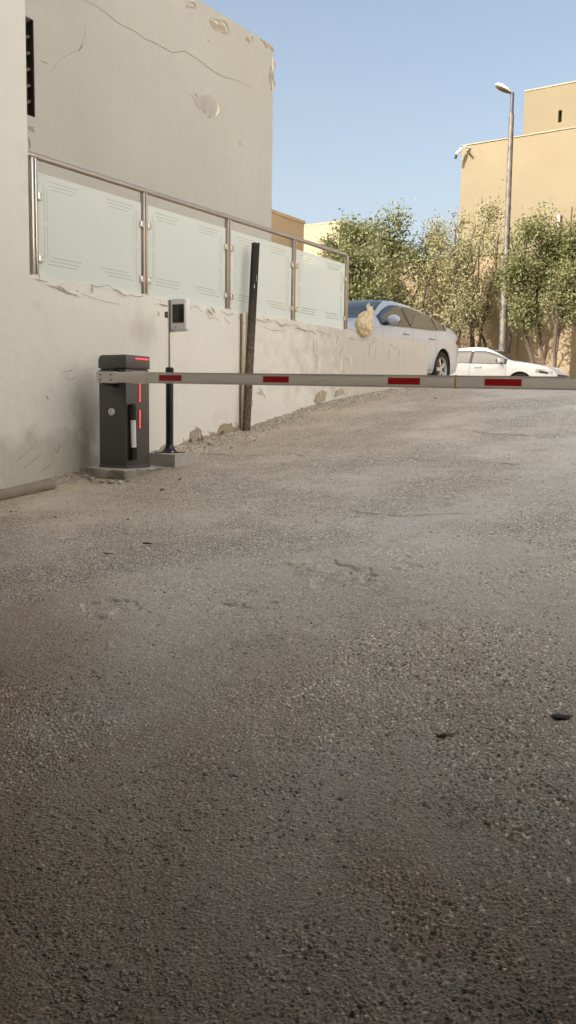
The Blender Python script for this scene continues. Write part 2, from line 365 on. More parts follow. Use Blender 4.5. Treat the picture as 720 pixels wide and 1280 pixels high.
# close stretch of the ramp: every bit of exposed aggregate, pits and skimmed patches as relief
def near_ramp():
    rs = np.random.RandomState(3); st = .0035
    gx = np.arange(-3.6, .95, st); gy = np.arange(.45, 4.9, st)
    cx = np.arange(-3.8, 1.25, .05); cy = np.arange(.3, 5.1, .05)
    base = np.array([[gz(float(a), float(b_)) for a in cx] for b_ in cy])
    def bil(A, x0, y0, d, X, Y):
        u = (X-x0)/d; v_ = (Y-y0)/d; i = np.clip(u.astype(int), 0, A.shape[1]-2); j = np.clip(v_.astype(int), 0, A.shape[0]-2); u = u-i; v_ = v_-j
        return (A[j, i]*(1-u)+A[j, i+1]*u)*(1-v_)+(A[j+1, i]*(1-u)+A[j+1, i+1]*u)*v_
    def fnoise(X, Y, sc, oct_=4, seed=0):
        r_ = np.random.RandomState(seed+50); out = np.zeros_like(X); amp = 1; tot = 0
        for o_ in range(oct_):
            d = sc/2**o_; n_ = int(8/d)+4; A = r_.rand(n_, n_)
            u = (X+5)/d; v_ = (Y+1)/d; i = u.astype(int) % (n_-1); j = v_.astype(int) % (n_-1); u = u-np.floor(u); v_ = v_-np.floor(v_); u = u*u*(3-2*u); v_ = v_*v_*(3-2*v_)
            out += amp*((A[j, i]*(1-u)+A[j, i+1]*u)*(1-v_)+(A[j+1, i]*(1-u)+A[j+1, i+1]*u)*v_); tot += amp; amp *= .55
        return out/tot
    def spots(X, Y, a, rmin, rmax, prob, seed, hpow=.33):
        r_ = np.random.RandomState(seed); n_ = 1500; JX, JY, RR, HH, PP, TT = (r_.rand(n_, n_) for _ in range(6))
        bx = np.floor((X+5)/a).astype(int); by = np.floor((Y+1)/a).astype(int); best = np.zeros_like(X); tone = np.zeros_like(X)
        for di in (-1, 0, 1):
            for dj in (-1, 0, 1):
                i = (bx+di) % n_; j = (by+dj) % n_
                px_ = (bx+di+JX[j, i])*a-5; py_ = (by+dj+JY[j, i])*a-1; r__ = rmin+(rmax-rmin)*RR[j, i]
                d2 = ((X-px_)**2+(Y-py_)**2)/(r__*r__); h_ = np.where((d2 < 1) & (PP[j, i] < prob), (1-np.clip(d2, 0, 1))**hpow*(.45+.55*HH[j, i]), 0)
                up_ = h_ > best; best = np.where(up_, h_, best); tone = np.where(up_, TT[j, i], tone)
        return best, tone
    X, Y = np.meshgrid(gx, gy)
    fx, fy = -.5504, .8349; dep = X*fx+Y*fy; lat = X*fy-Y*fx
    keep = (dep > 1.05) & (dep < 4.5) & (np.abs(lat) < .40*dep+.12)
    edge = np.clip((dep-1.05)/.1, 0, 1)*np.clip((4.5-dep)/.25, 0, 1)*np.clip((4.6-dep+1.2*(fnoise(X, Y, .25, 4, 22)-.5)*2-.35)/.1, 0, 1)*np.clip((.40*dep+.12-np.abs(lat))/.08, 0, 1)
    m1 = np.clip((fnoise(X, Y, .9, 5, 1)-.38)*6, .45, 1)
    p1, t1 = spots(X, Y, .0098, .0030, .0054, .60, 11); p2, t2 = spots(X, Y, .0075, .0026, .0046, .55, 12); pit, _ = spots(X, Y, .019, .003, .0085, .50, 13, .8); big, t3 = spots(X, Y, .06, .006, .011, .35, 14)
    pm = np.clip((fnoise(X, Y, .35, 4, 5)-.36)*5, 0, 1)
    h = (.0050*p1+.0030*p2)*m1+.0050*big*m1*pm-.0075*pit*m1*pm+.006*(fnoise(X, Y, .12, 4, 7)-.5)+.0024*(rs.rand(*X.shape)-.5)
    crust = fnoise(X, Y, .5, 5, 9); h += .006*np.clip((crust-.52)*14, 0, 1)*.6
    z = bil(base, cx[0], cy[0], .05, X, Y)+.009+h; z = z*1.0-(1-edge)*.013
    tone = .38+.24*p1*m1+.08*p2*m1+np.where((p1 > .45) & (t1 > .84), .40*m1, 0)+np.where((p2 > .5) & (t2 > .93), .3*m1, 0)-.40*pit*pm*m1+.26*(t1-.5)*m1*(p1 > .1)+.15*(big > .3)*(t3-.4)*pm  # shading painted into the tone: pits darker, pebble tops paler
    idx = -np.ones(X.shape, dtype=np.int64); idx[keep] = np.arange(keep.sum())
    V_ = np.stack([X[keep], Y[keep], z[keep]], 1).astype(np.float32)
    q = keep[:-1, :-1] & keep[1:, :-1] & keep[:-1, 1:] & keep[1:, 1:]
    Fq = np.stack([idx[:-1, :-1][q], idx[:-1, 1:][q], idx[1:, 1:][q], idx[1:, :-1][q]], 1).astype(np.int32); n_ = len(Fq)
    me = bpy.data.meshes.new('ramp_surface'); me.vertices.add(len(V_)); me.vertices.foreach_set('co', V_.ravel()); me.loops.add(4*n_); me.loops.foreach_set('vertex_index', Fq.ravel())
    me.polygons.add(n_); me.polygons.foreach_set('loop_start', np.arange(0, 4*n_, 4, dtype=np.int32)); me.polygons.foreach_set('loop_total', np.full(n_, 4, dtype=np.int32))
    me.update(calc_edges=True); me.polygons.foreach_set('use_smooth', np.zeros(n_, dtype=bool))
    at = me.attributes.new('tone', 'FLOAT', 'POINT'); at.data.foreach_set('value', np.clip(tone[keep], 0, 1).astype(np.float32)); print('near ramp quads', n_)
    return mesh_obj('ramp_surface', me, M['ramp_near'])
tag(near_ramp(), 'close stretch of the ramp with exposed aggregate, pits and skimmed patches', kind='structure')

# loose grit lying on the near part of the ramp
v = []; f = []
def stone(x, y, z, r, sq=.6):
    n = len(v); a0 = rnd.random()*6
    k = 4
    ring = [(x+r*rnd.uniform(.7,1.25)*math.cos(a0+i*2*math.pi/k), y+r*rnd.uniform(.7,1.25)*math.sin(a0+i*2*math.pi/k), z+r*.15) for i in range(k)]
    low = [(x+(p[0]-x)*1.15, y+(p[1]-y)*1.15, z-r*.5) for p in ring]
    v.extend(low); v.extend(ring); v.append((x+r*rnd.uniform(-.25,.25), y+r*rnd.uniform(-.25,.25), z+r*sq))
    for i in range(k):
        j = (i+1) % k
        f.append((n+i, n+j, n+k+j, n+k+i)); f.append((n+k+i, n+k+j, n+2*k))
cnt = 0
while cnt < 9000:
    Y = 1.1*math.exp(rnd.random()*2.0); X = rnd.uniform(-.42, .42)*Y
    x = .835*X-.55*Y; y = .55*X+.835*Y
    if x < WALLX+.03: continue
    if noise.noise(Vector((x*1.6, y*1.6, 5)))+.5*noise.noise(Vector((x*6, y*6, 5))) < rnd.uniform(-.55, .5): continue
    stone(x, y, gz(x, y)+(.011 if Y < 4.1 else .001), rnd.choice((.0022,.003,.0036,.0045,.0045,.006)) * (1 if rnd.random() < .985 else 1.8)); cnt += 1
for k in range(2600):          # crumbs of plaster and gravel gathered along the foot of the wall
    y = rnd.uniform(4.3, 11.5); x = WALLX+abs(rnd.gauss(0, .16))+.01
    stone(x, y, gz(x, y)+.002, rnd.choice((.005,.006,.008,.008,.011,.016)), .8)
me = bpy.data.meshes.new('grit'); me.from_pydata(v, [], f)
M['grit'] = None
t = NT('grit_stones'); oi = t.voro(75); cl = t.new('ShaderNodeTexVoronoi'); cl.inputs['Scale'].default_value = 80
t.l.new(t.pos.outputs['Position'], cl.inputs['Vector']); sc_ = t.new('ShaderNodeSeparateColor'); t.l.new(cl.outputs['Color'], sc_.inputs[0])
t.col(t.ramp(sc_.outputs[0], [(0, (.24,.21,.18,1)), (.6, (.42,.39,.34,1)), (.9, (.55,.52,.47,1)), (1, (.75,.73,.7,1))])); t.set(Roughness=.55); M['grit'] = t.m
tag(mesh_obj('grit', me, M['grit']), 'loose grit and exposed aggregate on the ramp', kind='stuff')

# small marks and litter lying on the ramp
def ground_pt(px, py):
    d = ray(px, py); tt = .5
    for _ in range(4000):
        p = EYE+d*tt
        if p.z < gz(p.x, p.y): return p
        tt += .006
    return p
def lump(name, c, rx, ry, rz, mat, rz_=0, seed=0, amp=.35, sub=2, parent=None):
    bm = bmesh.new(); bmesh.ops.create_icosphere(bm, subdivisions=sub, radius=1)
    for q in bm.verts:
        k = 1+amp*noise.noise(q.co*1.7+Vector((seed*3.1, 0, 0)))+amp*.4*noise.noise(q.co*4+Vector((0, seed, 0)))
        q.co = Vector((q.co.x*rx*k, q.co.y*ry*k, q.co.z*rz*k))
    me = bpy.data.meshes.new(name); bm.to_mesh(me); bm.free()
    for p in me.polygons: p.use_smooth = True
    o = mesh_obj(name, me, mat, parent); o.location = c; o.rotation_euler = (0, 0, rz_); return o
M['oil'] = plain('oily_clod', (.035,.026,.018,1), .6, 0, .3, 60, .004)
M['paper'] = plain('white_paper', (.75,.74,.72,1), .8, 0, .05)
M['asph_b'] = plain('brown_dirt_crust', (.26,.185,.125,1), .8, 0, .35, 60, .01)
M['asph_l'] = plain('lifted_asphalt_crust', (.33,.30,.25,1), .8, 0, .35, 60, .01)
NR = Vector((0, 0, .012))
p = ground_pt(702, 901)+NR; tag(lump('dirt_clod', p, .035, .022, .008, M['oil'], .4, 3), 'dark oval clod of dirt near the right edge of the ramp', 'clod')
p = ground_pt(138, 692); tag(lump('paper_scrap', p+Vector((0,0,.006)), .028, .018, .008, M['paper'], .7, 5, .8), 'small crumpled white scrap of paper on the ramp', 'litter')
p = ground_pt(184, 680); tag(lump('twig', p+Vector((0,0,.004)), .030, .006, .005, M['oil'], .2, 9), 'short dark twig lying right of the paper scrap', 'twig')
p = ground_pt(570, 922)+NR; tag(lump('brown_stain_crust', p-Vector((0,0,.004)), .07, .022, .004, M['asph_b'], .55, 11, .8), 'flat brown crust of dirt left of the dark clod', 'clod')
for k, (px, py, sx, sy, sz) in enumerate(((214, 958, .085, .04, .012),)):
    p = ground_pt(px, py); tag(lump('asphalt_crust', p-Vector((0,0,.002)), sx, sy, sz, M['asph_l'], .5, 20+k, .6, 3), 'low crust of lifted asphalt near the bottom left of the ramp', 'asphalt')
for k, (px, py, r_) in enumerate(((70,647,.012),(160,650,.008),(14,640,.010),(380,705,.006),(290,560,.02),(262,556,.018),(545,498,.03),(203,613,.014),(150,605,.02),(225,600,.012))):
    p = ground_pt(px, py)
    tag(lump('stone', p+Vector((0,0,r_*.4)), r_*1.2, r_, r_*.8, M['concr'] if k % 2 else M['conc'], k, 40+k, .3),
        ['tiny grey stone in front of the pipe end', 'tiny dark stone below the gate cabinet', 'small grey stone near the pipe by the left edge',
         'tiny dark stone alone mid ramp', 'grey stone by the wall left of the leaning post', 'dark stone at the wall foot behind the reader pad',
         'pale stone near the top of the ramp below the barrier arm', 'dark stone in front of the cabinet pad corner', 'pale stone against the front of the cabinet pad', 'dark stone just right of the cabinet pad'][k], 'stone', 'loose stones on the ramp')

def ground_crack(pts, width, mat, seed):
    P = [ground_pt(a, b_) for a, b_ in pts]; Q = []
    for a, b_ in zip(P[:-1], P[1:]):
        n_ = max(2, int((b_-a).length/.04)); Q += [a.lerp(b_, k/n_) for k in range(n_)]
    Q.append(P[-1]); vs = []; L_ = len(Q)
    for i_, q_ in enumerate(Q):
        d_ = (Q[min(i_+1, L_-1)]-Q[max(i_-1, 0)]).normalized(); sd_ = Vector((-d_.y, d_.x, 0)); wob = .025*noise.noise(q_*5+Vector((seed, 0, 0)))+.012*noise.noise(q_*17)
        w_ = width*(.25+.9*abs(noise.noise(q_*8+Vector((0, seed, 0)))))
        for sg in (-1, 1):
            c_ = q_+sd_*(wob+w_*sg); c_.z = gz(c_.x, c_.y)+.0035; vs.append(c_)
    m_ = MB(); m_.add(vs, [(2*i_, 2*i_+2, 2*i_+3, 2*i_+1) for i_ in range(L_-1)])
    return m_.build('ground_crack', mat, bpy.data.objects['ramp'])
M['gcrack'] = plain('crack_in_asphalt', (.14,.12,.10,1), .95, 0, .3); M['gjoint'] = plain('dusty_joint', (.66,.62,.55,1), .9, 0, .15)
ground_crack([(228,600),(300,610),(380,620),(440,627),(480,630)], .010, M['gjoint'], 1)
ground_crack([(508,573),(550,577),(600,577),(650,582)], .010, M['gcrack'], 2)
ground_crack([(436,640),(500,645),(560,642),(598,644)], .007, M['gcrack'], 3)
ground_crack([(350,580),(400,584),(450,583)], .006, M['gcrack'], 4)
ground_crack([(590,540),(640,545),(700,543)], .010, M['gcrack'], 5)
ground_crack([(250,566),(300,571),(350,567),(380,570)], .008, M['gcrack'], 6)
ground_crack([(600,505),(640,498),(690,503)], .012, M['gcrack'], 7)

# ------------------------------------------------------------------ retaining wall
WTOP = (onx(43, 340, WALLX).z+onx(365, 400, WALLX).z+onx(430, 411.7, WALLX).z+onx(530, 430, WALLX).z)/4
WEND = onx(535, 450, WALLX).y
PIL = onx(34.5, 190, WALLX).y          # where the garage building's side wall stops
print('wall top', WTOP, 'end', WEND, 'pil', PIL)
WT = .20
bm = bmesh.new()
nz, ny = 26, 110
ysw = np.linspace(PIL+.001, WEND, ny); zsw = np.linspace(-1.0, WTOP, nz)
wall = empty('retaining_wall', (WALLX, PIL, 0))
tag(wall, 'pale painted retaining wall beside the ramp with peeling cracked paint', 'wall')
IW = Matrix.Translation((WALLX, PIL, 0)).inverted()
def inw(o):                    # world-space mesh under the wall's empty
    if o.parent.type == 'EMPTY': o.matrix_parent_inverse = IW
    return o
vs = []; fs = []
for j, z in enumerate(zsw):
    for i, y in enumerate(ysw):
        edge = max(0, 1-(WTOP-z)/.05)
        dx = .006*noise.noise(Vector((y*.8, z*.8, 0)))+.003*noise.noise(Vector((y*5, z*5, 3)))-edge*(.006+.012*abs(noise.noise(Vector((y*6, 0, 8)))))
        dz = -.012*abs(noise.noise(Vector((y*5, 2, 8)))) if j == nz-1 else 0
        vs.append((WALLX-.003+dx, y, z+dz))
for j in range(nz-1):
    for i in range(ny-1): fs.append((j*ny+i, j*ny+i+1, (j+1)*ny+i+1, (j+1)*ny+i))
n0 = len(vs)
for i, y in enumerate(ysw): vs.append((WALLX-WT, y, WTOP))
for i, y in enumerate(ysw): vs.append((WALLX-WT, y, -1))
for i in range(ny-1):
    fs.append(((nz-1)*ny+i, (nz-1)*ny+i+1, n0+i+1, n0+i)); fs.append((n0+i, n0+i+1, n0+ny+i+1, n0+ny+i))
fs.append(tuple([j*ny+ny-1 for j in range(nz)]+[n0+ny-1, n0+2*ny-1]))
mb = MB(); mb.add(vs, fs); o = inw(mb.build('wall_body', M['wall'], wall, 0, True))

def wpt(px, py, x=WALLX): return onx(px, py, x)
def ribbon(name, pts, width, mat, parent, fix, off=.003, plane=WALLX, thick=.003, jag=.5, seed=0):
    """an irregular thin raised strip following pixels on a wall plane (crack, lifted edge)"""
    width = width*.6; P = [wpt(a, b, plane) for a, b in pts]; Q = []
    for a, b in zip(P[:-1], P[1:]):
        n = max(2, int((b-a).length/.05))
        for k in range(n): Q.append(a.lerp(b, k/n))
    Q.append(P[-1]); vs = []; L = len(Q)
    for i, q in enumerate(Q):
        d = (Q[min(i+1, L-1)]-Q[max(i-1, 0)]).normalized(); s = Vector((0, -d.z, d.y))
        wob = s*(noise.noise(q*9+Vector((seed, 0, 0))))*width*2.2*jag
        w_ = width*(.35+.65*math.sin(math.pi*min(1, (i+.4)/L)))*(1+.9*noise.noise(q*23))*.5
        for sg, dx in ((-1, off), (1, off), (1, off+thick), (-1, off+thick)):
            vs.append(q+wob+s*w_*sg+Vector((dx, 0, 0)))
    fs = []
    for i in range(L-1):
        for k in range(4): fs.append((i*4+k, i*4+(k+1) % 4, (i+1)*4+(k+1) % 4, (i+1)*4+k))
    m_ = MB(); m_.add(vs, fs+[(0,1,2,3), tuple((L-1)*4+k for k in (3,2,1,0))])
    return fix(m_.build(name, mat, parent))
def flake(pts, width, lift, parent=wall, fix=inw, plane=WALLX, name='paint_flake', side=1, mat=None):
    """a curl of paint peeling off: fixed along the drawn line, the free edge stands off the wall"""
    width = width*.6; lift = lift*.75; P = [wpt(a, b, plane) for a, b in pts]; Q = []
    for a, b in zip(P[:-1], P[1:]):
        n = max(3, int((b-a).length/.025))
        for k in range(n): Q.append(a.lerp(b, k/n))
    Q.append(P[-1]); L = len(Q); vs = []; K = 5
    for i, q in enumerate(Q):
        d = (Q[min(i+1, L-1)]-Q[max(i-1, 0)]).normalized(); s = Vector((0, -d.z, d.y))*side
        e = math.sin(math.pi*(i+.3)/(L-.4)); w_ = width*e*(1+.6*noise.noise(q*20)); h = lift*e*(1+.5*noise.noise(q*13+Vector((4,0,0))))
        for k in range(K):
            u = k/(K-1); vs.append(q+s*w_*math.sin(u*2.0)/.91+Vector((.004+h*(1-math.cos(u*1.9))/1.32, 0, 0)))
    fs = [(i*K+k, i*K+k+1, (i+1)*K+k+1, (i+1)*K+k) for i in range(L-1) for k in range(K-1)]
    m_ = MB(); m_.add(vs, fs); o = m_.build(name, mat or M['flake'], parent, 0, True)
    return fix(o)
def patch(poly, parent=wall, fix=inw, plane=WALLX, mat='patch', name='bare_patch', off=.0045, jag=.02, seed=1):
    P = [wpt(a, b, plane) for a, b in poly]; Q = []
    for a, b in zip(P, P[1:]+P[:1]):
        n = max(2, int((b-a).length/.03))
        for k in range(n):
            q = a.lerp(b, k/n); q = q+Vector((0, noise.noise(q*19+Vector((seed,0,0))), noise.noise(q*19+Vector((0,seed,7)))))*jag; Q.append(q)
    n = len(Q); vs = [q+Vector((off, 0, 0)) for q in Q]+[q+Vector((-.004, 0, 0)) for q in Q]
    m_ = MB(); m_.add(vs, [tuple(range(n))]+[(i, (i+1) % n, n+(i+1) % n, n+i) for i in range(n)])
    return fix(m_.build(name, M[mat], parent))
# bare patches at the foot and along the wall
patch([(236,556),(238,541),(244,536),(250,535),(253,552),(256,553)], seed=2)
patch([(270,549),(272,538),(277,530),(289,529),(292,538),(300,541),(302,544)], seed=3)
patch([(392,503),(396,492),(404,488),(409,490),(406,500),(400,505)], seed=4)
patch([(418,497),(420,488),(428,486),(430,492)], seed=5, jag=.012)
patch([(80,600),(92,595),(107,588),(107,593),(84,604),(60,607),(50,607)], seed=6)
patch([(196,572),(200,560),(206,556),(212,560),(214,566)], seed=7)
patch([(222,560),(228,553),(262,543),(298,532),(302,541),(262,556),(226,568)], seed=9, jag=.03)
patch([(318,531),(345,522),(372,513),(398,504),(400,508),(360,522),(320,540)], seed=10, jag=.03, off=.003)
# curls and lifted edges
for q in (
    ([(243,533),(248,540),(249,552)], .030, .030), ([(227,547),(230,557)], .022, .02), ([(260,539),(265,547)], .024, .025), ([(275,528),(282,531),(290,530)], .02, .02),
    ([(292,526),(296,536)], .026, .025), ([(323,483),(326,492),(331,498)], .026, .022), ([(313,498),(314,509)], .022, .02), ([(320,490),(326,494)], .012, .02),
    ([(393,441),(394,449),(396,461)], .03, .03), ([(415,445),(414,455)], .022, .022), ([(427,446),(425,455),(424,467)], .035, .035), ([(427,446),(433,449),(436,457)], .02, .02),
    ([(408,489),(407,499)], .024, .02), ([(399,486),(401,497)], .014, .02), ([(423,487),(426,497)], .014, .015),
    ([(196,388),(194,397)], .03, .03), ([(57,355),(68,360),(75,361),(84,367),(98,370)], .02, .02), ([(113,356),(114,367)], .016, .02), ([(145,361),(150,368),(157,371),(163,368)], .022, .022),
    ([(257,386),(260,392),(266,395)], .025, .025), ([(262,384),(268,392)], .018, .02), ([(201,563),(199,570)], .02, .02),
    ([(318,399),(326,402),(333,399),(340,404)], .02, .02), ([(345,403),(350,408),(357,406)], .02, .022), ([(365,410),(374,412),(380,411)], .018, .02), ([(385,415),(395,418)], .02, .02)):
    flake(*q)
i = 0
for pts, wd in (([(42,349),(52,351),(60,352)], .007), ([(50,343),(48,350)], .006), ([(62,357),(70,359),(76,363),(86,366),(100,372)], .010), ([(112,355),(120,358),(135,357)], .008), ([(100,366),(120,374),(150,381)], .003),
    ([(135,357),(143,362),(152,365)], .008), ([(160,368),(172,371),(180,370)], .008), ([(198,380),(210,383)], .01), ([(238,384),(246,383),(252,390)], .007), ([(258,390),(262,399),(268,396),(274,401)], .006),
    ([(276,388),(284,394),(292,393)], .008), ([(280,397),(287,405)], .006), ([(318,396),(330,403),(345,401),(352,408),(368,406),(380,413),(398,414),(415,421)], .008), ([(324,407),(340,413),(358,414)], .005),
    ([(392,424),(391,438),(394,447)], .005), ([(422,420),(420,430)], .004), ([(428,433),(424,446)], .004), ([(384,458),(383,470)], .003), ([(436,421),(444,424),(455,426)], .005),
    ([(462,429),(461,447)], .003), ([(470,433),(468,450)], .003), ([(486,436),(485,452)], .003), ([(499,438),(498,447)], .003), ([(78,466),(86,464),(92,462)], .005), ([(80,472),(90,474),(96,470)], .003), ([(57,494),(60,500)], .008),
    ([(66,560),(72,566),(74,556)], .006), ([(30,585),(52,566)], .003), ([(20,577),(44,556)], .003), ([(50,590),(66,578)], .003), ([(0,612),(26,608),(48,604),(76,598),(104,590)], .012)):
    i += 1; ribbon('crack', pts, wd, M['crack'], wall, inw, seed=i, thick=.0015, off=.002)
# flaking band along the wall top
for k in range(30):
    px = rnd.uniform(44, 520); py = 340+.185*(px-43)+rnd.uniform(3, 14); a = rnd.uniform(3, 9)
    flake([(px, py), (px+a*.5, py+rnd.uniform(-1, 2)), (px+a, py+rnd.uniform(-1, 3))], rnd.uniform(.008, .018), rnd.uniform(.006, .016), side=rnd.choice((1, -1)))

# ------------------------------------------------------------------ garage building (over and behind the camera)
gar = empty('garage_building', (0, 3, 0))
tag(gar, 'beige garage building whose side wall fills the left edge beside the ramp', 'building')
def mkfix(p):
    iv = Matrix.Translation(p).inverted()
    def f_(o):
        if o.parent.type == 'EMPTY': o.matrix_parent_inverse = iv
        return o
    return f_
ing = mkfix((0, 3, 0))
HB = 17.2
ing(MB().box((-30, -9, -1), (WALLX, PIL, HB)).build('side_wall', M['wall'], gar))
SF = E+2.12
ing(MB().box((WALLX+.001, -9, -1), (WALLX+.02, 2.38, SF-.004)).build('added_dark_sheet', M['ceil'], gar))  # unseen dark sheet added over the side wall to cut bounced light
ing(MB().box((WALLX+.003, -9, SF), (RX+.1, 2.4, HB-.1)).build('upper_storeys', M['garage'], gar))
ing(MB().box((RX+.05, -9, -1), (RX+.1, 2.397, SF-.003)).build('right_wall', M['ceil'], gar))
ing(MB().box((WALLX+.003, -9.3, -1), (RX+.047, -9.003, SF-.003)).build('back_wall', M['ceil'], gar))
for k, y in enumerate((-6, -3, 0)):
    ing(MB().box((WALLX+.03, y-.2, SF-.35), (RX+.044, y+.2, SF-.003)).build('ceiling_beam', M['ceil'], gar))
rw = MB().box((RX+.06, 2.41, -1), (RX+.26, 13.5, WTOP)).build('far_side_wall', M['wall']); 
tag(rw, 'low painted wall on the other side of the ramp', 'wall')

ob = empty('bounce_building', (11, 4, STREET)); tag(ob, 'unseen pale building added right of the lane to bounce sunlight', 'building')  # out of view, added and sized to bounce sunlight onto wall and ramp
ino = mkfix((11, 4, STREET))
ino(MB().box((11, -16, 0), (24, 19, E+25)).build('wall', M['pale'], ob)); ino(MB().box((10.97, -16.03, E+25), (24.03, 19.03, E+25.2)).build('coping', M['pale'], ob))  # wall and coping of the added, unseen bounce building

# ------------------------------------------------------------------ neighbouring house behind the railing
HX = -6.95
top = onx(342, 58, HX); HTOP = top.z; HEND = top.y
print('house', HTOP, HEND)
house = empty('plastered_house', (HX, HEND, 0))
tag(house, 'windowless cream house wall with long cracks rising behind the glass railing', 'house')
inh = mkfix((HX, HEND, 0))
wa = onx(44, 147, HX); wb = onx(44, 26, HX)          # slot window right edge
WY1 = wa.y; WZ0 = wa.z; WZ1 = wb.z; WY0 = WY1-.75
mb = MB()
mb.box((-16, WY1, 0), (HX, HEND, HTOP)); mb.box((-16, PIL-4, 0), (HX, WY0, HTOP))
mb.box((-16, WY0, 0), (HX, WY1, WZ0)); mb.box((-16, WY0, WZ1), (HX, WY1, HTOP)); mb.box((-16, WY0, WZ0), (HX-.09, WY1, WZ1))
hw = mb.build('wall', M['house'], house)
b_ = bmesh.new(); b_.from_mesh(hw.data)
for e in [e for e in b_.verts if abs(e.co.x-HX) < .01 and abs(e.co.y-HEND) < .01]: pass
b_.free(); inh(hw)
win = inh(MB().box((HX-.087, WY0+.003, WZ0+.003), (HX-.08, WY1-.003, WZ1-.003)).build('window', M['dark'], house))
inh(MB().box((HX-.079, WY1-.012, WZ0+.003), (HX-.002, WY1-.001, WZ1-.003)).build('added_reveal_sheet', M['dark'], win))  # thin dark sheet added to darken the far reveal
for k in range(6):
    z = WZ0+.1+(WZ1-WZ0)*k/6
    o = MB().tube([(HX-.05, WY1-.30, z-.10), (HX-.05, WY1-.02, z+.05)], .016, 6).build('bar', M['rust'], win); inh(o)
    o = MB().box((HX-.075, WY0+.02, z+.06), (HX-.065, WY1-.04, z+.3)).build('louvre', M['rust'], win); inh(o)
for pts, wd in (([(104,0),(122,9),(134,17),(146,28),(165,38),(180,47),(200,57),(216,66),(232,64),(244,72),(262,86),(278,96),(297,101),(314,109)], .010),
    ([(106,32),(106,45),(100,60),(88,67),(76,73),(66,86),(60,92)], .006), ([(50,76),(60,80)], .012), ([(104,56),(98,64)], .012),
    ([(35,172),(37,186)], .03), ([(299,175),(300,182)], .02), ([(258,50),(264,54)], .01)):
    i += 1; ribbon('crack', pts, wd, M['crack_h'], house, inh, seed=i, plane=HX, thick=.0015, off=.002, jag=.8)
patch([(239,118),(250,122),(262,119),(271,128),(272,140),(262,143),(254,139),(245,132)], house, inh, HX, 'bare2', seed=21, jag=.05)
for poly in ([(262,24),(270,30),(284,34),(287,44),(276,42),(266,34)], [(232,2),(238,6),(246,6),(245,12),(236,10)], [(306,44),(312,50),(312,54),(307,50)], [(337,84),(341.5,80),(341.5,118),(338,114)], [(325,48),(341,60),(341,64),(330,57)], [(36,158),(43,158),(44,164),(38,166)]):
    i += 1; patch(poly, house, inh, HX, 'patch', seed=i, jag=.05)
for q in (([(272,24),(280,33),(285,46)], .05, .05), ([(264,25),(274,32)], .05, .05), ([(271,128),(271,138),(269,147)], .05, .05), ([(240,117),(244,124)], .04, .04), ([(233,4),(243,10)], .05, .05), ([(340,70),(339,92)], .05, .05), ([(339,98),(340,116)], .04, .05), ([(310,45),(314,53)], .05, .05),
    ([(258,146),(262,150)], .03, .03), ([(299,176),(300,182)], .03, .03), ([(265,36),(284,42)], .03, .04)):
    flake(q[0], q[1], q[2], house, inh, HX)
tag(MB().box((HX+.002, PIL+.002, 0), (WALLX-WT-.002, HEND, STREET+.12)).build('terrace', M['conc']), 'raised walkway between the retaining wall and the cream house', kind='structure')

# ------------------------------------------------------------------ glass railing on the wall
RLX = WALLX-.05
RT = (onx(37, 191, RLX).z+onx(285, 272, RLX).z+onx(368, 299.3, RLX).z)/3
pys = [onx(px, 300, RLX).y for px in (42, 180, 284.5, 367, 433.5)]
print('rail', RT, pys)
rail = empty('glass_railing', (RLX, pys[0], WTOP))
tag(rail, 'stainless steel railing with four frosted glass panels on top of the retaining wall', 'railing')
inr = mkfix((RLX, pys[0], WTOP))
zb = WTOP-.02
q = [(RLX, PIL+.004, RT), (RLX, pys[4]-.04, RT), (RLX, pys[4]-.012, RT-.01), (RLX, pys[4], RT-.04), (RLX, pys[4], RT-.10)]
inr(MB().tube(q, .024, 12).build('handrail', M['steel_b'], rail, 0, True))
for k, y in enumerate(pys):
    ps = inr(MB().box((RLX-.022, y-.026, zb), (RLX+.022, y-.002, RT-.02)).box((RLX-.018, y+.004, zb), (RLX+.026, y+.022, RT-.02)).build('post', M['steel_b'] if k else M['steel'], rail, .002))
    pl = MB().box((RLX-.03, y-.04, zb), (RLX+.03, y+.035, zb+.03)).build('foot_plate', M['steel_b'], ps); inr(pl)
    for z in (RT-.30, RT-.78):
        for sg in ((1,) if k == 0 else (-1,) if k == 4 else (1, -1)):
            c = MB().box((RLX-.02, min(y+sg*.024, y+sg*.07), z-.03), (RLX+.03, max(y+sg*.024, y+sg*.07), z+.03)).build('glass_clamp', M['steel'], ps, .008); inr(c)
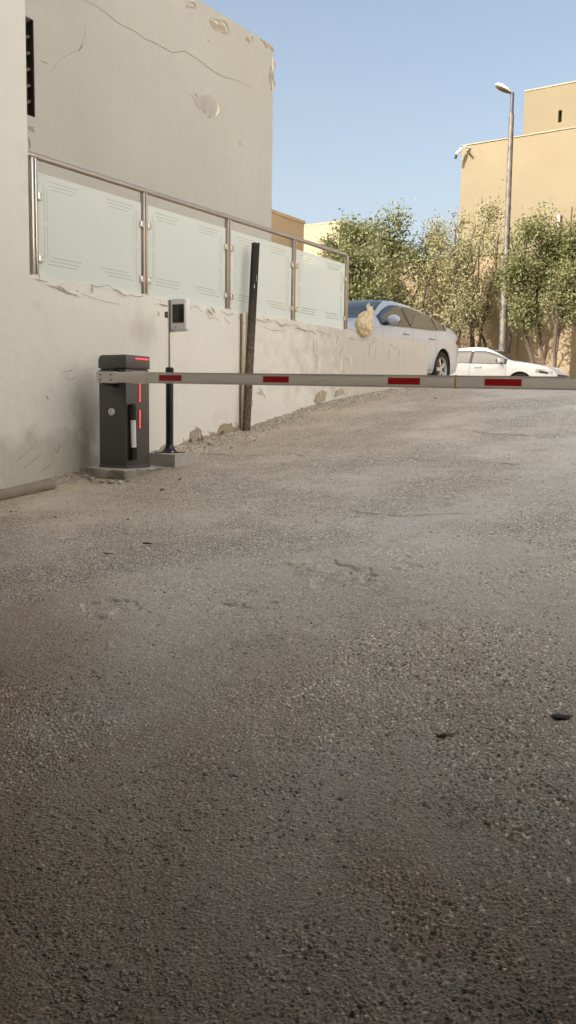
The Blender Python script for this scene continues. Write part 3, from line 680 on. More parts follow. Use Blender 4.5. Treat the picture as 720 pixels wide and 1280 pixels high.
for k in range(4):
    a, b = pys[k]+.045, pys[k+1]-.045; z0_, z1_ = zb+.02, RT-.115
    g = inr(MB().box((RLX-.002, a, z0_), (RLX+.004, b, z1_)).build('glass_pane', M['glass'], rail))
    # frosting with clear ruled lines at the corners
    L = b-a; H = z1_-z0_; lines = []
    for cy, cz in ((0, 0), (1, 0), (0, 1), (1, 1)):
        for n_ in range(3):
            o1 = .05+.028*n_; ln = .34-.05*n_ if cz else .32
            zz = H-o1 if cz else o1+.06; y0 = .09+.04*n_*(1 if cy else .5)
            lines.append(((y0, y0+ln) if cy == 0 else (L-y0-ln, L-y0), (zz-.002, zz+.002)))
            if n_ < 2:
                yy = .06+.03*n_; yy = yy if cy == 0 else L-yy
                lines.append(((yy-.0018, yy+.0018), (H-.36, H-.08-.03*n_) if cz else (.12+.03*n_, .40)))
    Y_ = sorted(set([0.0, L]+[v_ for l in lines for v_ in l[0]])); Z_ = sorted(set([0.0, H]+[v_ for l in lines for v_ in l[1]]))
    m_ = MB()
    for y0, y1 in zip(Y_[:-1], Y_[1:]):
        for z_0, z_1 in zip(Z_[:-1], Z_[1:]):
            cy, cz = (y0+y1)/2, (z_0+z_1)/2
            if any(l[0][0] < cy < l[0][1] and l[1][0] < cz < l[1][1] for l in lines): continue
            m_.add([(RLX+.006, a+y0, z0_+z_0), (RLX+.006, a+y1, z0_+z_0), (RLX+.006, a+y1, z0_+z_1), (RLX+.006, a+y0, z0_+z_1)], [(0,1,2,3)])
    inr(m_.build('frosted_film', M['frost'], g))

# ------------------------------------------------------------------ concrete pads
def pad(px0, px1, yf, yb, rz, h, mats, label, name='concrete_pad'):
    pass
BY = 7.05                                            # depth of the cabinet corner in front of the camera
dd = ray(158, 585); k_ = BY/(dd.y*.8349-dd.x*.5504*1)  # forward distance
fw = CM @ Vector((0,0,-1)); fw.z = 0; fw.normalize()
def atdepth(px, py, Y):
    d = ray(px, py); return EYE+d*(Y/(d.x*fw.x+d.y*fw.y))
corner = atdepth(158, 586, BY); ctop = atdepth(158, 443, BY)
print('cabinet corner', corner, 'height', ctop.z-corner.z, 'ground', gz(corner.x, corner.y))
BR = R(3)
W1, W2 = .285, .29                                    # along the arm, along the lane
BH = ctop.z-corner.z
gate = empty('barrier_gate', corner, BR)             # origin: near corner, -x is the face with the arm, +y the lane face
tag(gate, 'charcoal parking barrier cabinet with a long ivory arm across the ramp', 'barrier')
capz = BH*.885
MB().box((-W1, 0, 0), (0, W2, capz-.012)).build('cabinet', M['cab'], gate, .006)
MB().box((-W1+.012, .012, capz-.02), (-.012, W2-.012, capz+.004)).build('cap_joint', M['black'], gate)
poly = [(-W1-.004, 0), (.004, 0), (.004, BH-capz), (-W1+.03, BH-capz), (-W1+.008, BH-capz-.012), (-W1-.004, BH-capz-.04)]
mcap = Matrix(((1,0,0,0),(0,0,-1,0),(0,1,0,0),(0,0,0,1)))
MB().prism(poly, -(W2+.004), .004, Matrix.Translation((0,0,capz)) @ mcap).build('cap', M['cab2'], gate, .006)
MB().box((-W1-.004, -.004, 0), (.004, W2+.004, .02)).build('base_skirt', M['cab'], gate, .003)
lk = MB().lathe([(0, .016), (.024, .016), (.030, .008), (.030, 0)], 24, Matrix.Translation((-W1*.52, 0, BH*.5)) @ XROT).build('lock', M['silver'], gate, 0, True)
MB().box((-W1*.52-.003, -.018, BH*.5-.012), (-W1*.52+.003, -.0155, BH*.5+.012)).build('keyhole', M['black'], lk)
def leds(n, p0, step, horiz):
    m_ = MB(); 
    ln = step*(n-1)
    if horiz: MB().box((.0045, p0[0]-.012, p0[1]-.010), (.0075, p0[0]+ln+.012, p0[1]+.010)).build('led_strip', M['ledbg'], gate)
    else: MB().box((.001, p0[0]-.009, p0[1]-.012), (.004, p0[0]+.009, p0[1]+ln+.012)).build('led_strip', M['ledbg'], gate)
    strip = C.objects[-1]
    me0 = None
    for j in range(n):
        y, z = (p0[0]+step*j, p0[1]) if horiz else (p0[0], p0[1]+step*j)
        xo = .0075 if horiz else .004
        if me0 is None:
            a_ = MB().lathe([(0, .003), (.0045, .0015), (.005, 0)], 8, Matrix.Rotation(math.pi/2, 4, 'Y')).build('led', M['led'], strip); me0 = a_.data
        else: a_ = mesh_obj('led', me0, None, strip)
        a_.location = (xo, y, z)
leds(9, (W2*.40, BH*.972), .0185, True)
leds(9, (W2*.57, BH*.60), .0165, False); leds(9, (W2*.57, BH*.365), .0165, False)
# side bar on the lane face: black end caps with a silver tube between
hb = MB().tube([(.032, W2*.19, BH*.145), (.032, W2*.15, BH*.50)], .021, 14).build('side_bar', M['silver'], gate, 0, True)
MB().tube([(.032, W2*.20, BH*.08), (.032, W2*.19, BH*.19)], .027, 14).build('bar_end', M['rubber'], hb, 0, True)
MB().tube([(.032, W2*.155, BH*.43), (.032, W2*.15, BH*.54), (.022, W2*.15, BH*.565)], .028, 14).build('bar_end', M['rubber'], hb, 0, True)
MB().box((.001, W2*.05, BH*.07), (.010, W2*.33, BH*.57)).build('bar_plate', M['black'], hb, .003)
# the arm
AZ = atdepth(122, 471, BY-.05).z-corner.z; AH = .083
hub = MB().lathe([(0, .075), (.07, .075), (.075, .07), (.075, 0)], 24, Matrix.Translation((-W1*.45, 0, AZ)) @ XROT).build('arm_hub', M['black'], gate, 0, True)
arm = empty('arm', (-W1+.0, -.10, AZ)); arm.parent = gate
ar = atdepth(700, 479.5, 5.6)
loc = Matrix.Translation(corner) @ Matrix.Rotation(BR, 4, 'Z'); lp = loc.inverted() @ ar
dv = lp-Vector((-W1, -.10, AZ)); print('arm dir', dv, 'yaw', math.degrees(math.atan2(dv.y, dv.x)))
arm.rotation_euler = (0, -math.atan2(dv.z, math.hypot(dv.x, dv.y)), math.atan2(dv.y, dv.x))
AL = 5.2
bpy.data.objects.remove(arm)
arm = MB().box((0, -.022, -AH/2), (AL, .022, AH/2)).build('arm', M['arm'], gate, .008, seg=3)
arm.location = (-W1+.085, -.10, AZ); arm.rotation_euler = (0, -math.atan2(dv.z, math.hypot(dv.x, dv.y)), math.atan2(dv.y, dv.x))
AMW = loc @ Matrix.LocRotScale(arm.location, arm.rotation_euler, None); AIN = AMW.inverted()
def armx(px):                                        # distance along the arm of a pixel column
    lo, hi = -.5, 6
    for _ in range(40):
        mid = (lo+hi)/2; c = CM.transposed() @ ((AMW @ Vector((mid, -.022, 0)))-EYE); x = 360+F*c.x/-c.z
        if x < px: lo = mid
        else: hi = mid
    return lo
MB().box((.0, -.0235, -AH/2-.004), (armx(143), -.0215, AH/2+.004)).box((0, -.0235, AH/2), (armx(143), .0235, AH/2+.004)).box((0, -.0235, -AH/2-.004), (armx(143), .0235, -AH/2)).build('clamp_plate', M['arm'], arm)
cl_ = MB().box((armx(165), -.026, -AH/2-.006), (armx(183), -.0225, AH/2+.006)).build('clamp_plate', M['arm'], arm, .001)
for px in (125.5, 138.5):
    for z in (-.02, .02):
        MB().lathe([(0, .005), (.006, .004), (.007, 0)], 10, Matrix.Translation((armx(px), -.0235, z)) @ XROT).build('bolt', M['black'], arm)
for a, b in ((199, 227), (329, 361), (485, 525), (606, 652)):
    x0, x1 = armx(a), armx(b)
    tb = MB().box((x0-.008, -.0232, -.032), (x1+.008, -.0215, .032)).build('tape_border', M['tapebg'], arm)
    MB().box((x0, -.0245, -.022), (x1, -.0225, .022)).build('red_stripe', M['red'], tb)
x0 = armx(720)+.45
while x0 < AL-.3:
    tb = MB().box((x0-.008, -.0232, -.032), (x0+.25, -.0215, .032)).build('tape_border', M['tapebg'], arm)
    MB().box((x0, -.0245, -.022), (x0+.242, -.0225, .022)).build('red_stripe', M['red'], tb); x0 += .8
for sgn in (1, -1):
    MB().box((armx(187), -.0236, sgn*.037-.005), (AL, -.0216, sgn*.037+.005)).build('edge_trim', M['arm_e'], arm)
MB().box((armx(568), -.0255, -AH/2-.003), (armx(570.5), .0255, AH/2+.003)).build('joint_tape', M['yellow'], arm, .001)
MB().box((AL-.006, -.024, -AH/2-.002), (AL+.006, .024, AH/2+.002)).build('end_cap', M['rubber'], arm)

def rough_pad(name, cx, cy, lx, ly, zt, zbm, rz, matt, label, amp, seed):
    """pad with crumbled edges: origin at centre"""
    bm = bmesh.new(); n = 14
    nx, ny, nz = max(4, int(lx/.03)), max(4, int(ly/.03)), 5
    def P(i, j, k):
        x = (i/nx-.5)*lx; y = (j/ny-.5)*ly; z = zbm+(zt-zbm)*k/nz
        q = Vector((x, y, z+seed)); side = max(abs(x)/(lx/2), abs(y)/(ly/2))
        if side > .97:
            o_ = amp*(noise.noise(q*9)+.6*noise.noise(q*25)); x *= 1+o_/lx*2*(1.2-k/nz*.7); y *= 1+o_/ly*2*(1.2-k/nz*.7)
        if k == nz: z -= abs(noise.noise(q*14))*amp*(.9 if side > .97 else .15)
        return (x, y, z)
    vs = []; idx = {}
    def V(i, j, k):
        key = (i, j, k)
        if key not in idx: idx[key] = len(vs); vs.append(P(i, j, k))
        return idx[key]
    fs = []
    for i in range(nx):
        for j in range(ny): fs.append((V(i,j,nz), V(i+1,j,nz), V(i+1,j+1,nz), V(i,j+1,nz)))
    for k in range(nz):
        for i in range(nx):
            fs.append((V(i,0,k), V(i+1,0,k), V(i+1,0,k+1), V(i,0,k+1))); fs.append((V(i+1,ny,k), V(i,ny,k), V(i,ny,k+1), V(i+1,ny,k+1)))
        for j in range(ny):
            fs.append((V(0,j+1,k), V(0,j,k), V(0,j,k+1), V(0,j+1,k+1))); fs.append((V(nx,j,k), V(nx,j+1,k), V(nx,j+1,k+1), V(nx,j,k+1)))
    m_ = MB(); m_.add(vs, fs); o = m_.build(name, matt, None, 0, True); o.location = (cx, cy, 0); o.rotation_euler = (0, 0, rz)
    tag(o, label, 'concrete pad', 'concrete pads at the foot of the wall'); return o
cc = loc @ Vector((-W1/2, W2/2, 0))
t = NT('crumbling_concrete'); nrm = t.new('ShaderNodeSeparateXYZ'); t.l.new(t.pos.outputs['Normal'], nrm.inputs[0])
t.col(t.mix(t.math('MULTIPLY', t.ramp(nrm.outputs[2], [(.5, 1.0), (.9, 0.0)]), t.ramp(t.noise(7, 5), [(.35, .4), (.6, 1.0)])), t.mix(t.noise(20, 6, .7), (.42,.40,.36,1), (.58,.56,.52,1)), t.mix(t.noise(30, 6, .7), (.10,.09,.07,1), (.42,.38,.31,1))))
t.set(Roughness=.9); t.bump(t.noise(35, 6, .7), .02); M['crumb'] = t.m
c1 = loc @ Vector((-W1/2-.03, W2/2-.0, 0))
rough_pad('concrete_pad', c1.x, c1.y, W1+.19, W2+.20, corner.z+.001, gz(corner.x, corner.y)-.12, BR, M['crumb'], 'crumbling low concrete pad under the charcoal barrier cabinet', .035, 1)
for a, b, r_ in ((115,600,.028),(128,603,.022),(140,604,.03),(150,603,.02),(108,597,.03),(160,602,.018)):
    p = ground_pt(a, b)
    tag(lump('rubble', p+Vector((0,0,.004)), r_*1.3, r_, r_*.7, M['crumb'], a, a, .4), 'small lump of broken concrete at the front of the cabinet pad', 'rubble', 'rubble in front of the cabinet pad')

# ------------------------------------------------------------------ reader post
PYD = 7.7
pb = atdepth(212, 566, PYD); pt_ = atdepth(211, 459, PYD); rd = atdepth(211, 374, PYD)
print('reader base', pb, 'ground', gz(pb.x, pb.y), 'wall x', WALLX)
rp = empty('reader_post', pb, R(2)); tag(rp, 'grey and silver card reader on a black post next to the barrier cabinet', 'card reader')
lean = (pt_-pb)
H1 = pt_.z-pb.z; H2 = rd.z-pb.z; lx = 0
MB().box((-.105, -.09, 0), (.105, .09, .008)).build('base_plate', M['black'], rp, .002)
for sx in (-1, 1):
    for sy in (-1, 1): MB().lathe([(0,.022),(.008,.022),(.012,.01),(.012,.006)], 6, Matrix.Translation((sx*.085, sy*.07, 0))).build('bolt', M['arm_e'], rp)
MB().lathe([(.085,.006),(.05,.03),(.036,.06),(.034,.07)], 24).build('collar', M['black'], rp, 0, True)
MB().lathe([(.033,.05),(.033,H1-.04),(.036,H1-.04),(.036,H1-.01),(.025,H1),(0,H1)], 24).build('lower_pole', M['black'], rp, 0, True)
MB().tube([(0,0,H1-.02),(0,0,H2-.02)], .014, 14).build('upper_pole', M['steel'], rp, 0, True)
# reader: grey back half, silver front rounded housing with dark window, facing the driver
fx = empty('reader_head', (0,0,0)); bpy.data.objects.remove(fx)
RH = .275
Rm = Matrix.Translation((0.0, 0, H2-RH)) @ Matrix.Rotation(R(10), 4, 'Z')
bk = MB().box((-.015, -.012, 0), (.045, .05, RH-.005), Rm).build('back_housing', M['greyp'], rp, .01, seg=3)
pf = [(0, 0), (.03, -.012), (.055, -.0), (.055, RH-.0), (.03, RH+.005), (0, RH-.012)]
fb = MB().box((.035, -.055, .0), (.19, .02, RH), Rm).build('front_housing', M['silver'], rp, .022, seg=4)
MB().box((.052, -.0575, .062), (.176, -.05, RH-.045), Rm).build('bezel', M['tapebg'], fb, .002)
MB().box((.060, -.060, .070), (.170, -.0555, RH-.053), Rm).build('reader_window', M['screen'], fb, .001)
MB().box((.075, -.0575, .030), (.10, -.054, .038), Rm).build('marking', M['greyp'], fb)
MB().box((-.045, -.01, .12), (-.012, .03, .17), Rm).build('bracket', M['rust'], rp, .003)
pc_ = atdepth(214, 574, PYD-.05)
rough_pad('concrete_pad', pb.x+.04, pb.y-.02, .38, .30, pb.z+.001, gz(pb.x, pb.y)-.12, R(-4), M['conc'], 'neat grey concrete pad under the black reader post', .008, 5)

# ------------------------------------------------------------------ leaning steel post against the wall
b0 = onx(307.5, 541, WALLX+.07); b1 = onx(319.5, 304, WALLX+.075)
sp_ = empty('leaning_steel_post', b0); tag(sp_, 'worn black steel channel leaning upright against the wall in front of the glass', 'post')
ax = (b1-b0); L = ax.length; mrot = ax.to_track_quat('Z', 'Y').to_matrix().to_4x4()
mrot = Matrix.Rotation(0, 4, 'Z') @ mrot
def chan(m_, a, b, z0, z1):
    return m_
sec = MB()
sd = ax.normalized(); side_ = Vector((0.35, 1, 0)); side_ = (side_-sd*side_.dot(sd)).normalized(); outv = side_.cross(sd)
if outv.x < 0: outv = -outv
def obox(m_, u0, u1, w0, w1, z0, z1, o=Vector((0,0,0))):
    vs = [side_*u+outv*w_+sd*z for z in (z0, z1) for (u, w_) in ((u0,w0),(u1,w0),(u1,w1),(u0,w1))]
    return m_.add(vs, [(0,3,2,1),(4,5,6,7),(0,1,5,4),(1,2,6,5),(2,3,7,6),(3,0,4,7)])
o = obox(MB(), -.036, .036, .018, .025, 0, L); o.build('web', M['post'], sp_, .001)
obox(MB(), -.036, -.029, -.02, .018, 0, L-.002).build('flange', M['post'], sp_); obox(MB(), .029, .036, -.02, .018, 0, L+.01).build('flange', M['post'], sp_)
MB().add([side_*u+outv*.0255+sd*z for u, z in ((-.012, L*.765), (-.002, L*.762), (.002, L*.772), (-.006, L*.79))], [(0,1,2,3)]).build('label_scrap', M['tapebg'], sp_)
MB().add([side_*u+outv*.0255+sd*z for u, z in ((.014, L*.80), (.018, L*.80), (.019, L*.835), (.016, L*.835))], [(0,1,2,3)]).build('label_scrap', M['tapebg'], sp_)
c0 = onx(302, 541, WALLX+.03); c1_ = onx(307, 391, WALLX+.03)
bt = MB()
y0 = c0.y
bt.box((WALLX+.003, y0+.016, gz(WALLX, y0)-.05), (WALLX+.035, y0+.052, WTOP-.02))
o = bt.build('timber_batten', M['wood'], None, .004); tag(o, 'cream painted batten fixed to the wall behind the leaning post', 'batten')
o2 = MB().box((WALLX+.002, y0-.004, gz(WALLX, y0)-.05), (WALLX+.012, y0+.015, WTOP-.03)).build('dark_joint', M['crack'], o)
# dropped pipe at the left
pa = ground_pt(-40, 634); pc2 = ground_pt(66, 611)
r_ = .043; pts = [pa+(pc2-pa)*(k/8)+Vector((.004*math.sin(k*2), 0, r_*.8+.004*math.sin(k*3))) for k in range(9)]
tag(MB().tube(pts, [r_*(1+.05*math.sin(k*2.3)) for k in range(9)], 16).build('dusty_pipe', M['pipe'], None, 0, True), 'dusty round pipe lying on the ground at the foot of the left wall', 'pipe')

# ------------------------------------------------------------------ plastic bag on the wall top
bc = onx(455, 405, WALLX+.0)
def ridge(c, sc_, sd): return (1-2*abs(noise.noise(c*sc_+Vector((sd, sd*.7, 1)))))
bm = bmesh.new(); bmesh.ops.create_icosphere(bm, subdivisions=6, radius=1)
for q_ in bm.verts:
    c = q_.co.copy(); st_ = Vector((c.x, c.y*1.0, c.z*.45))         # creases run downwards
    k = 1+.10*noise.noise(c*1.4+Vector((3,1,2)))+.16*(ridge(st_, 2.6, 4)-.6)+.10*(ridge(c, 4.5, 9)-.6)+.05*(ridge(c, 9, 2)-.6)
    x_, y_, z_ = c.x*.085*k, c.y*.20*k, c.z*.155*k
    g = max(0, c.z)                                                    # gathered towards the knot, upper right
    y_ = y_*(1-.45*g)+.10*g*g; z_ += .02*g
    if z_ < -.07: x_ *= 1.15; z_ *= 1.0-.15*abs(c.y)
    q_.co = Vector((x_, y_, z_))
me = bpy.data.meshes.new('plastic_bag'); bm.to_mesh(me); bm.free()
for p in me.polygons: p.use_smooth = True
o = mesh_obj('plastic_bag', me, M['bag']); o.location = bc+Vector((.02, -.02, .0)); tag(o, 'crumpled yellowish plastic bag slumped on the top of the wall', 'plastic bag')
for (dy_, dz_, ln_) in ((.09, .06, .17), (.17, .03, .12)):
    vs = []; n_ = 14
    for i_ in range(n_+1):
        u = i_/n_; wd_ = .035+.05*u+.012*math.sin(u*9); cx_, cy_, cz_ = .01*math.sin(u*7), .06+dy_*u, .10+ln_*u*(1-.2*u)+dz_*0
        for k_ in range(5):
            w_ = (k_/4-.5)*2; vs.append((cx_+.018*math.sin(w_*5+u*6), cy_+w_*wd_*.55, cz_-w_*wd_*.5+.01*math.sin(w_*7+u*4)))
    m_ = MB(); m_.add(vs, [(i_*5+k_, i_*5+k_+1, (i_+1)*5+k_+1, (i_+1)*5+k_) for i_ in range(n_) for k_ in range(4)]); m_.build('bag_handle', M['bag'], o, 0, True)

# ------------------------------------------------------------------ boundary wall, tan building, far buildings
WS = 27.3
bw0 = ony(573, 323, WS); BWT = bw0.z
b = empty('boundary_wall', (0, WS, STREET)); tag(b, 'high tan boundary wall behind the street trees with leaf shadows on it', 'wall')
mk = mkfix
inb = mk((0, WS, STREET))
inb(MB().box((-30, WS, STREET-.3), (25, WS+.25, BWT)).build('wall_body', M['tan_wall'], b))
inb(MB().box((-30, WS-.03, BWT), (25, WS+.28, BWT+.08)).build('coping', M['tan'], b, .01))
xx = ony(641, 400, WS).x
for k in range(-4, 6): inb(MB().box((xx+k*4.4-.17, WS-.06, STREET-.3), (xx+k*4.4+.17, WS-.002, BWT-.003)).build('pilaster', M['tan_wall'], b, .01))
FS = 29.0
c = ony(577, 183, FS); FX, FT = c.x, c.z
bld = empty('tan_building', (FX, FS, STREET)); tag(bld, 'sunlit tan building with a plain wall and a raised roof block on the right', 'building')
inbl = mk((FX, FS, STREET))
inbl(MB().box((FX, FS, 0), (FX+40, FS+14, FT)).build('wall', M['tan'], bld, .03))
inbl(MB().box((FX-.02, FS-.02, FT), (FX+40.02, FS+14.02, FT+.04)).build('coping', M['far2'], bld, .01))
u0 = ony(656, 115, FS+.6); 
o = MB()
sx0, sx1 = ony(698, 140, FS+.6).x, ony(702.5, 140, FS+.6).x; sz0, sz1 = ony(699, 153, FS+.6).z, ony(699, 138, FS+.6).z
Y0, Y1 = FS+.6, FS+9; X0, X1, Z0, Z1 = u0.x, u0.x+30, FT-.3, u0.z
o.box((X0, Y0+.3, Z0), (X1, Y1, Z1)); o.box((X0, Y0, Z0), (sx0, Y0+.3, Z1)); o.box((sx1, Y0, Z0), (X1, Y0+.3, Z1)); o.box((sx0, Y0, Z0), (sx1, Y0+.3, sz0)); o.box((sx0, Y0, sz1), (sx1, Y0+.3, Z1))
rb = inbl(o.build('roof_block', M['tan'], bld))
inbl(MB().box((X0-.02, Y0-.02, Z1), (X1, Y1, Z1+.05)).build('coping', M['far2'], rb, .01))
inbl(MB().box((sx0+.003, Y0+.25, sz0+.003), (sx1-.003, Y0+.28, sz1-.003)).build('slot_window', M['rust'], rb))
s0, s1 = ony(669, 168, FS+.6), ony(688, 164, FS+.6)
inbl(MB().box((s0.x, Y0-.06, FT+.05), (s1.x, Y0-.003, FT+.22)).build('vent_slot', M['rust'], rb, .01))
ww = ony(699, 275, FS); 
inbl(MB().box((ww.x-.05, FS-.09, ww.z-3), (ww.x+.06, FS-.004, ww.z+.15)).build('drainpipe', M['galv2'], bld, .01))
# security camera on the building corner
cp = ony(580, 183, FS-.05)
sc = empty('security_camera', (FX+.15, FS, FT-.2)); sc.scale = (.62,)*3; tag(sc, 'white security camera bracket on the top corner of the tan building', 'security camera')
MB().tube([(.25, -.02, .15), (.1, -.25, .2), (-.15, -.4, .05)], .05, 10).build('bracket', M['tapebg'], sc, 0, True)
MB().tube([(-.1, -.35, .08), (-.32, -.5, -.22)], [.09, .08], 12).build('camera_body', M['tapebg'], sc, 0, True)
MB().tube([(-.32, -.5, -.22), (-.36, -.52, -.42)], .07, 12).build('lens_hood', M['dark'], sc, 0, True)
MB().tube([(.12, -.2, .05), (.3, -.4, -.12)], .06, 10).build('second_camera', M['rust'], sc, 0, True)
# far buildings seen past the house corner
def far_block(px0, px1, pyt, Y, depth, mat, label, name='far_building'):
    a = ony(px0, pyt, Y); c_ = ony(px1, pyt, Y)
    e_ = empty(name, (c_.x, Y, STREET)); tag(e_, label, 'building'); fx_ = mk((c_.x, Y, STREET))
    fx_(MB().box((a.x, Y, 0), (c_.x, Y+depth, a.z)).build('wall', mat, e_)); fx_(MB().box((a.x, Y-.03, a.z), (c_.x+.03, Y+depth, a.z+.12)).build('coping', mat, e_))
# angular far blocks: their right side faces recede
fe = onx(380, 280, -17.0)
fb_ = empty('far_building', (-17, fe.y, STREET)); tag(fb_, 'tan flat roofed building just past the corner of the cream house', 'building'); ff = mk((-17, fe.y, STREET))
ff(MB().box((-29, 14, 0), (-17, fe.y, fe.z)).build('wall', M['far1'], fb_)); ff(MB().box((-29, 14, fe.z), (-16.96, fe.y+.03, fe.z+.1)).build('coping', M['far1'], fb_))
far_block(300, 424, 293, 58, 14, M['far2'], 'pale cream building low behind the railing end and the leafy tree')

# ------------------------------------------------------------------ cars
def cubic(xs, ys, x):
    xs = list(xs); n = len(xs)
    if x <= xs[0]: return ys[0]
    if x >= xs[-1]: return ys[-1]
    i = max(k for k in range(n-1) if xs[k] <= x)
    h = xs[i+1]-xs[i]; u = (x-xs[i])/h
    def sl(k):
        if k == 0: return (ys[1]-ys[0])/(xs[1]-xs[0])
        if k == n-1: return (ys[-1]-ys[-2])/(xs[-1]-xs[-2])
        a = (ys[k]-ys[k-1])/(xs[k]-xs[k-1]); b = (ys[k+1]-ys[k])/(xs[k+1]-xs[k])
        return 0 if a*b <= 0 else 2*a*b/(a+b)
    m0, m1 = sl(i), sl(i+1)
    return (2*u**3-3*u*u+1)*ys[i]+(u**3-2*u*u+u)*h*m0+(-2*u**3+3*u*u)*ys[i+1]+(u**3-u*u)*h*m1
def car_paint(name, c, rough=.25, metal=.3):
    t = NT(name); t.col(t.mix(t.noise(3, 5, vec=t.tc.outputs['Object']), c, tuple(x*.86 for x in c[:3])+(1,)))
    t.set(Roughness=rough, Metallic=metal, Coat_Weight=.6, Coat_Roughness=.06); return t.m
M['p_silver'] = car_paint('silver_car_paint', (.50,.56,.66,1), .38, .12)
M['p_white'] = car_paint('white_car_paint', (.74,.79,.84,1), .35, 0)
t = NT('tinted_car_glass'); t.col((.03,.035,.04,1)); t.set(Roughness=.03, Metallic=0, Specular_IOR_Level=1.0); t.b.inputs['IOR'].default_value = 1.55; M['cglass'] = t.m
t = NT('light_car_glass'); t.col((.10,.11,.11,1)); t.set(Roughness=.04, Specular_IOR_Level=.8); t.b.inputs['IOR'].default_value = 1.7; M['cglass2'] = t.m
M['trim'] = plain('dark_trim', (.02,.02,.022,1), .4)
M['chrome'] = plain('chrome_trim', (.65,.66,.68,1), .15, 1, .05)
M['alloy'] = plain('alloy_rim', (.55,.56,.58,1), .3, .6, .06)
M['tail'] = plain('red_lamp_lens', (.30,.015,.015,1), .15, 0, .1)
M['hlamp'] = plain('headlamp_lens', (.50,.50,.50,1), .08, .2, .3, 20)
M['seam'] = plain('panel_gap', (.03,.03,.032,1), .7)
M['seatf'] = plain('beige_seat_fabric', (.55,.47,.36,1), .8)
TOPX = [-2.38, -2.36, -2.28, -2.05, -1.72, -1.25, -.75, -.2, .25, .62, 1.05, 1.22, 1.6, 2.0, 2.22, 2.34, 2.38]
TOPZ = [.60, .88, 1.055, 1.11, 1.14, 1.305, 1.42, 1.465, 1.435, 1.31, 1.07, 1.005, .96, .88, .79, .66, .50]
def build_car(label, paint, glass, group, seed):
    root = empty('parked_car', (0,0,0)); tag(root, label, 'car', group)
    def zt(x): return cubic(TOPX, TOPZ, x)
    def belt(x):
        b_ = cubic([-2.4, -1.7, -.9, .3, 1.2, 1.8, 2.2, 2.4], [.99, 1.03, .985, .94, .90, .84, .74, .48], x)
        return min(b_, zt(x)-.025)
    def W(x): return cubic([-2.38, -2.33, -2.15, -1.7, -1, 0, 1, 1.6, 2.05, 2.28, 2.38], [.66, .77, .86, .905, .915, .915, .91, .895, .82, .70, .52], x)
    def bot(x): return cubic([-2.38, -2.2, -1.7, 1.8, 2.2, 2.38], [.36, .28, .20, .20, .24, .32], x)
    st = list(np.concatenate([[-2.38,-2.365,-2.33,-2.28,-2.2], np.linspace(-2.1, 2.1, 64), [2.16,2.22,2.27,2.31,2.345,2.37,2.38]]))
    rings = []
    for x in st:
        z1, w_, b_, z0_ = zt(x), W(x), belt(x), bot(x); h = z1-b_
        half = [(0, z0_), (.80*w_, z0_), (.94*w_, z0_+.05), (.975*w_, z0_+.16), (.995*w_, z0_+(b_-z0_)*.46), (1.0*w_, z0_+(b_-z0_)*.68), (.985*w_, z0_+(b_-z0_)*.86),
                (.958*w_, b_-.008), (.935*w_, b_+.01*min(1, h*8)), (.935*w_-.21*h, b_+h*.38), (.935*w_-.40*h, b_+h*.72), (.915*w_-.55*h, b_+h*.89), (.80*w_-.55*h, b_+h*.955), (.42*w_-.2*h, b_+h*.99), (0, z1)]
        rings.append([(x, y, z) for y, z in half]+[(x, -y, z) for y, z in half[-2:0:-1]])
    K = len(rings[0]); vs = [p for r__ in rings for p in r__]
    fs = [(i*K+k, i*K+(k+1) % K, (i+1)*K+(k+1) % K, (i+1)*K+k) for i in range(len(st)-1) for k in range(K)]
    fs += [tuple(range(K)), tuple((len(st)-1)*K+k for k in range(K-1, -1, -1))]
    m_ = MB(); m_.add(vs, fs); body = m_.build('body', paint, root, 0, True)
    cut = MB(); AX = (1.43, -1.36); WR = .33
    for ax_ in AX:
        for sg in (1, -1):
            cut.lathe([(0, .56), (.375, .56), (.375, 1.2), (0, 1.2)], 40, Matrix.Translation((ax_, 0, WR+.005)) @ Matrix.Rotation(-sg*math.pi/2, 4, 'X'))
    co = cut.build('cutter', paint)
    md = body.modifiers.new('b', 'BOOLEAN'); md.operation = 'DIFFERENCE'; md.object = co; md.solver = 'EXACT'
    dg = bpy.context.evaluated_depsgraph_get(); me = bpy.data.meshes.new_from_object(body.evaluated_get(dg))
    body.modifiers.clear(); body.data = me; bpy.data.objects.remove(co)
    for p in me.polygons: p.use_smooth = True
    me.set_sharp_from_angle(angle=R(32))
    # a clean shell without arches to drape things on
    tree = BVHTree.FromPolygons([Vector(v_) for v_ in vs], fs)
    def side(x, z, sg, off=.004):
        h = tree.ray_cast(Vector((x, sg*2, z)), Vector((0, -sg, 0)))
        return (h[0]+h[1].normalized()*off*(1 if h[1].y*sg > 0 else -1)) if h[0] else Vector((x, sg*.6, z))
    def topd(x, y, off=.004):
        h = tree.ray_cast(Vector((x, y, 3)), Vector((0, 0, -1)))
        n_ = h[1] if h[1].z > 0 else -h[1]; return h[0]+n_*off
    def drape(f_, nu, nv, name, mat, parent=root):
        vs_ = [f_(u/nu, v_/nv) for u in range(nu+1) for v_ in range(nv+1)]
        fs_ = [(u*(nv+1)+v_, (u+1)*(nv+1)+v_, (u+1)*(nv+1)+v_+1, u*(nv+1)+v_+1) for u in range(nu) for v_ in range(nv)]
        q__ = MB(); q__.add(vs_, fs_); return q__.build(name, mat, parent, 0, True)
    def up(x): return belt(x)+(zt(x)-belt(x))*.74
    def lo(x): return belt(x)+.025
    def winp(a, b, sg, name, mat, off, grow=0):
        def f_(u, v_):
            x = a+(b-a)*u; l_, h_ = lo(x)-grow, max(lo(x)+.002, up(x))+grow; return side(x, l_+(h_-l_)*v_, sg, off)
        return drape(f_, 18, 8, name, mat)
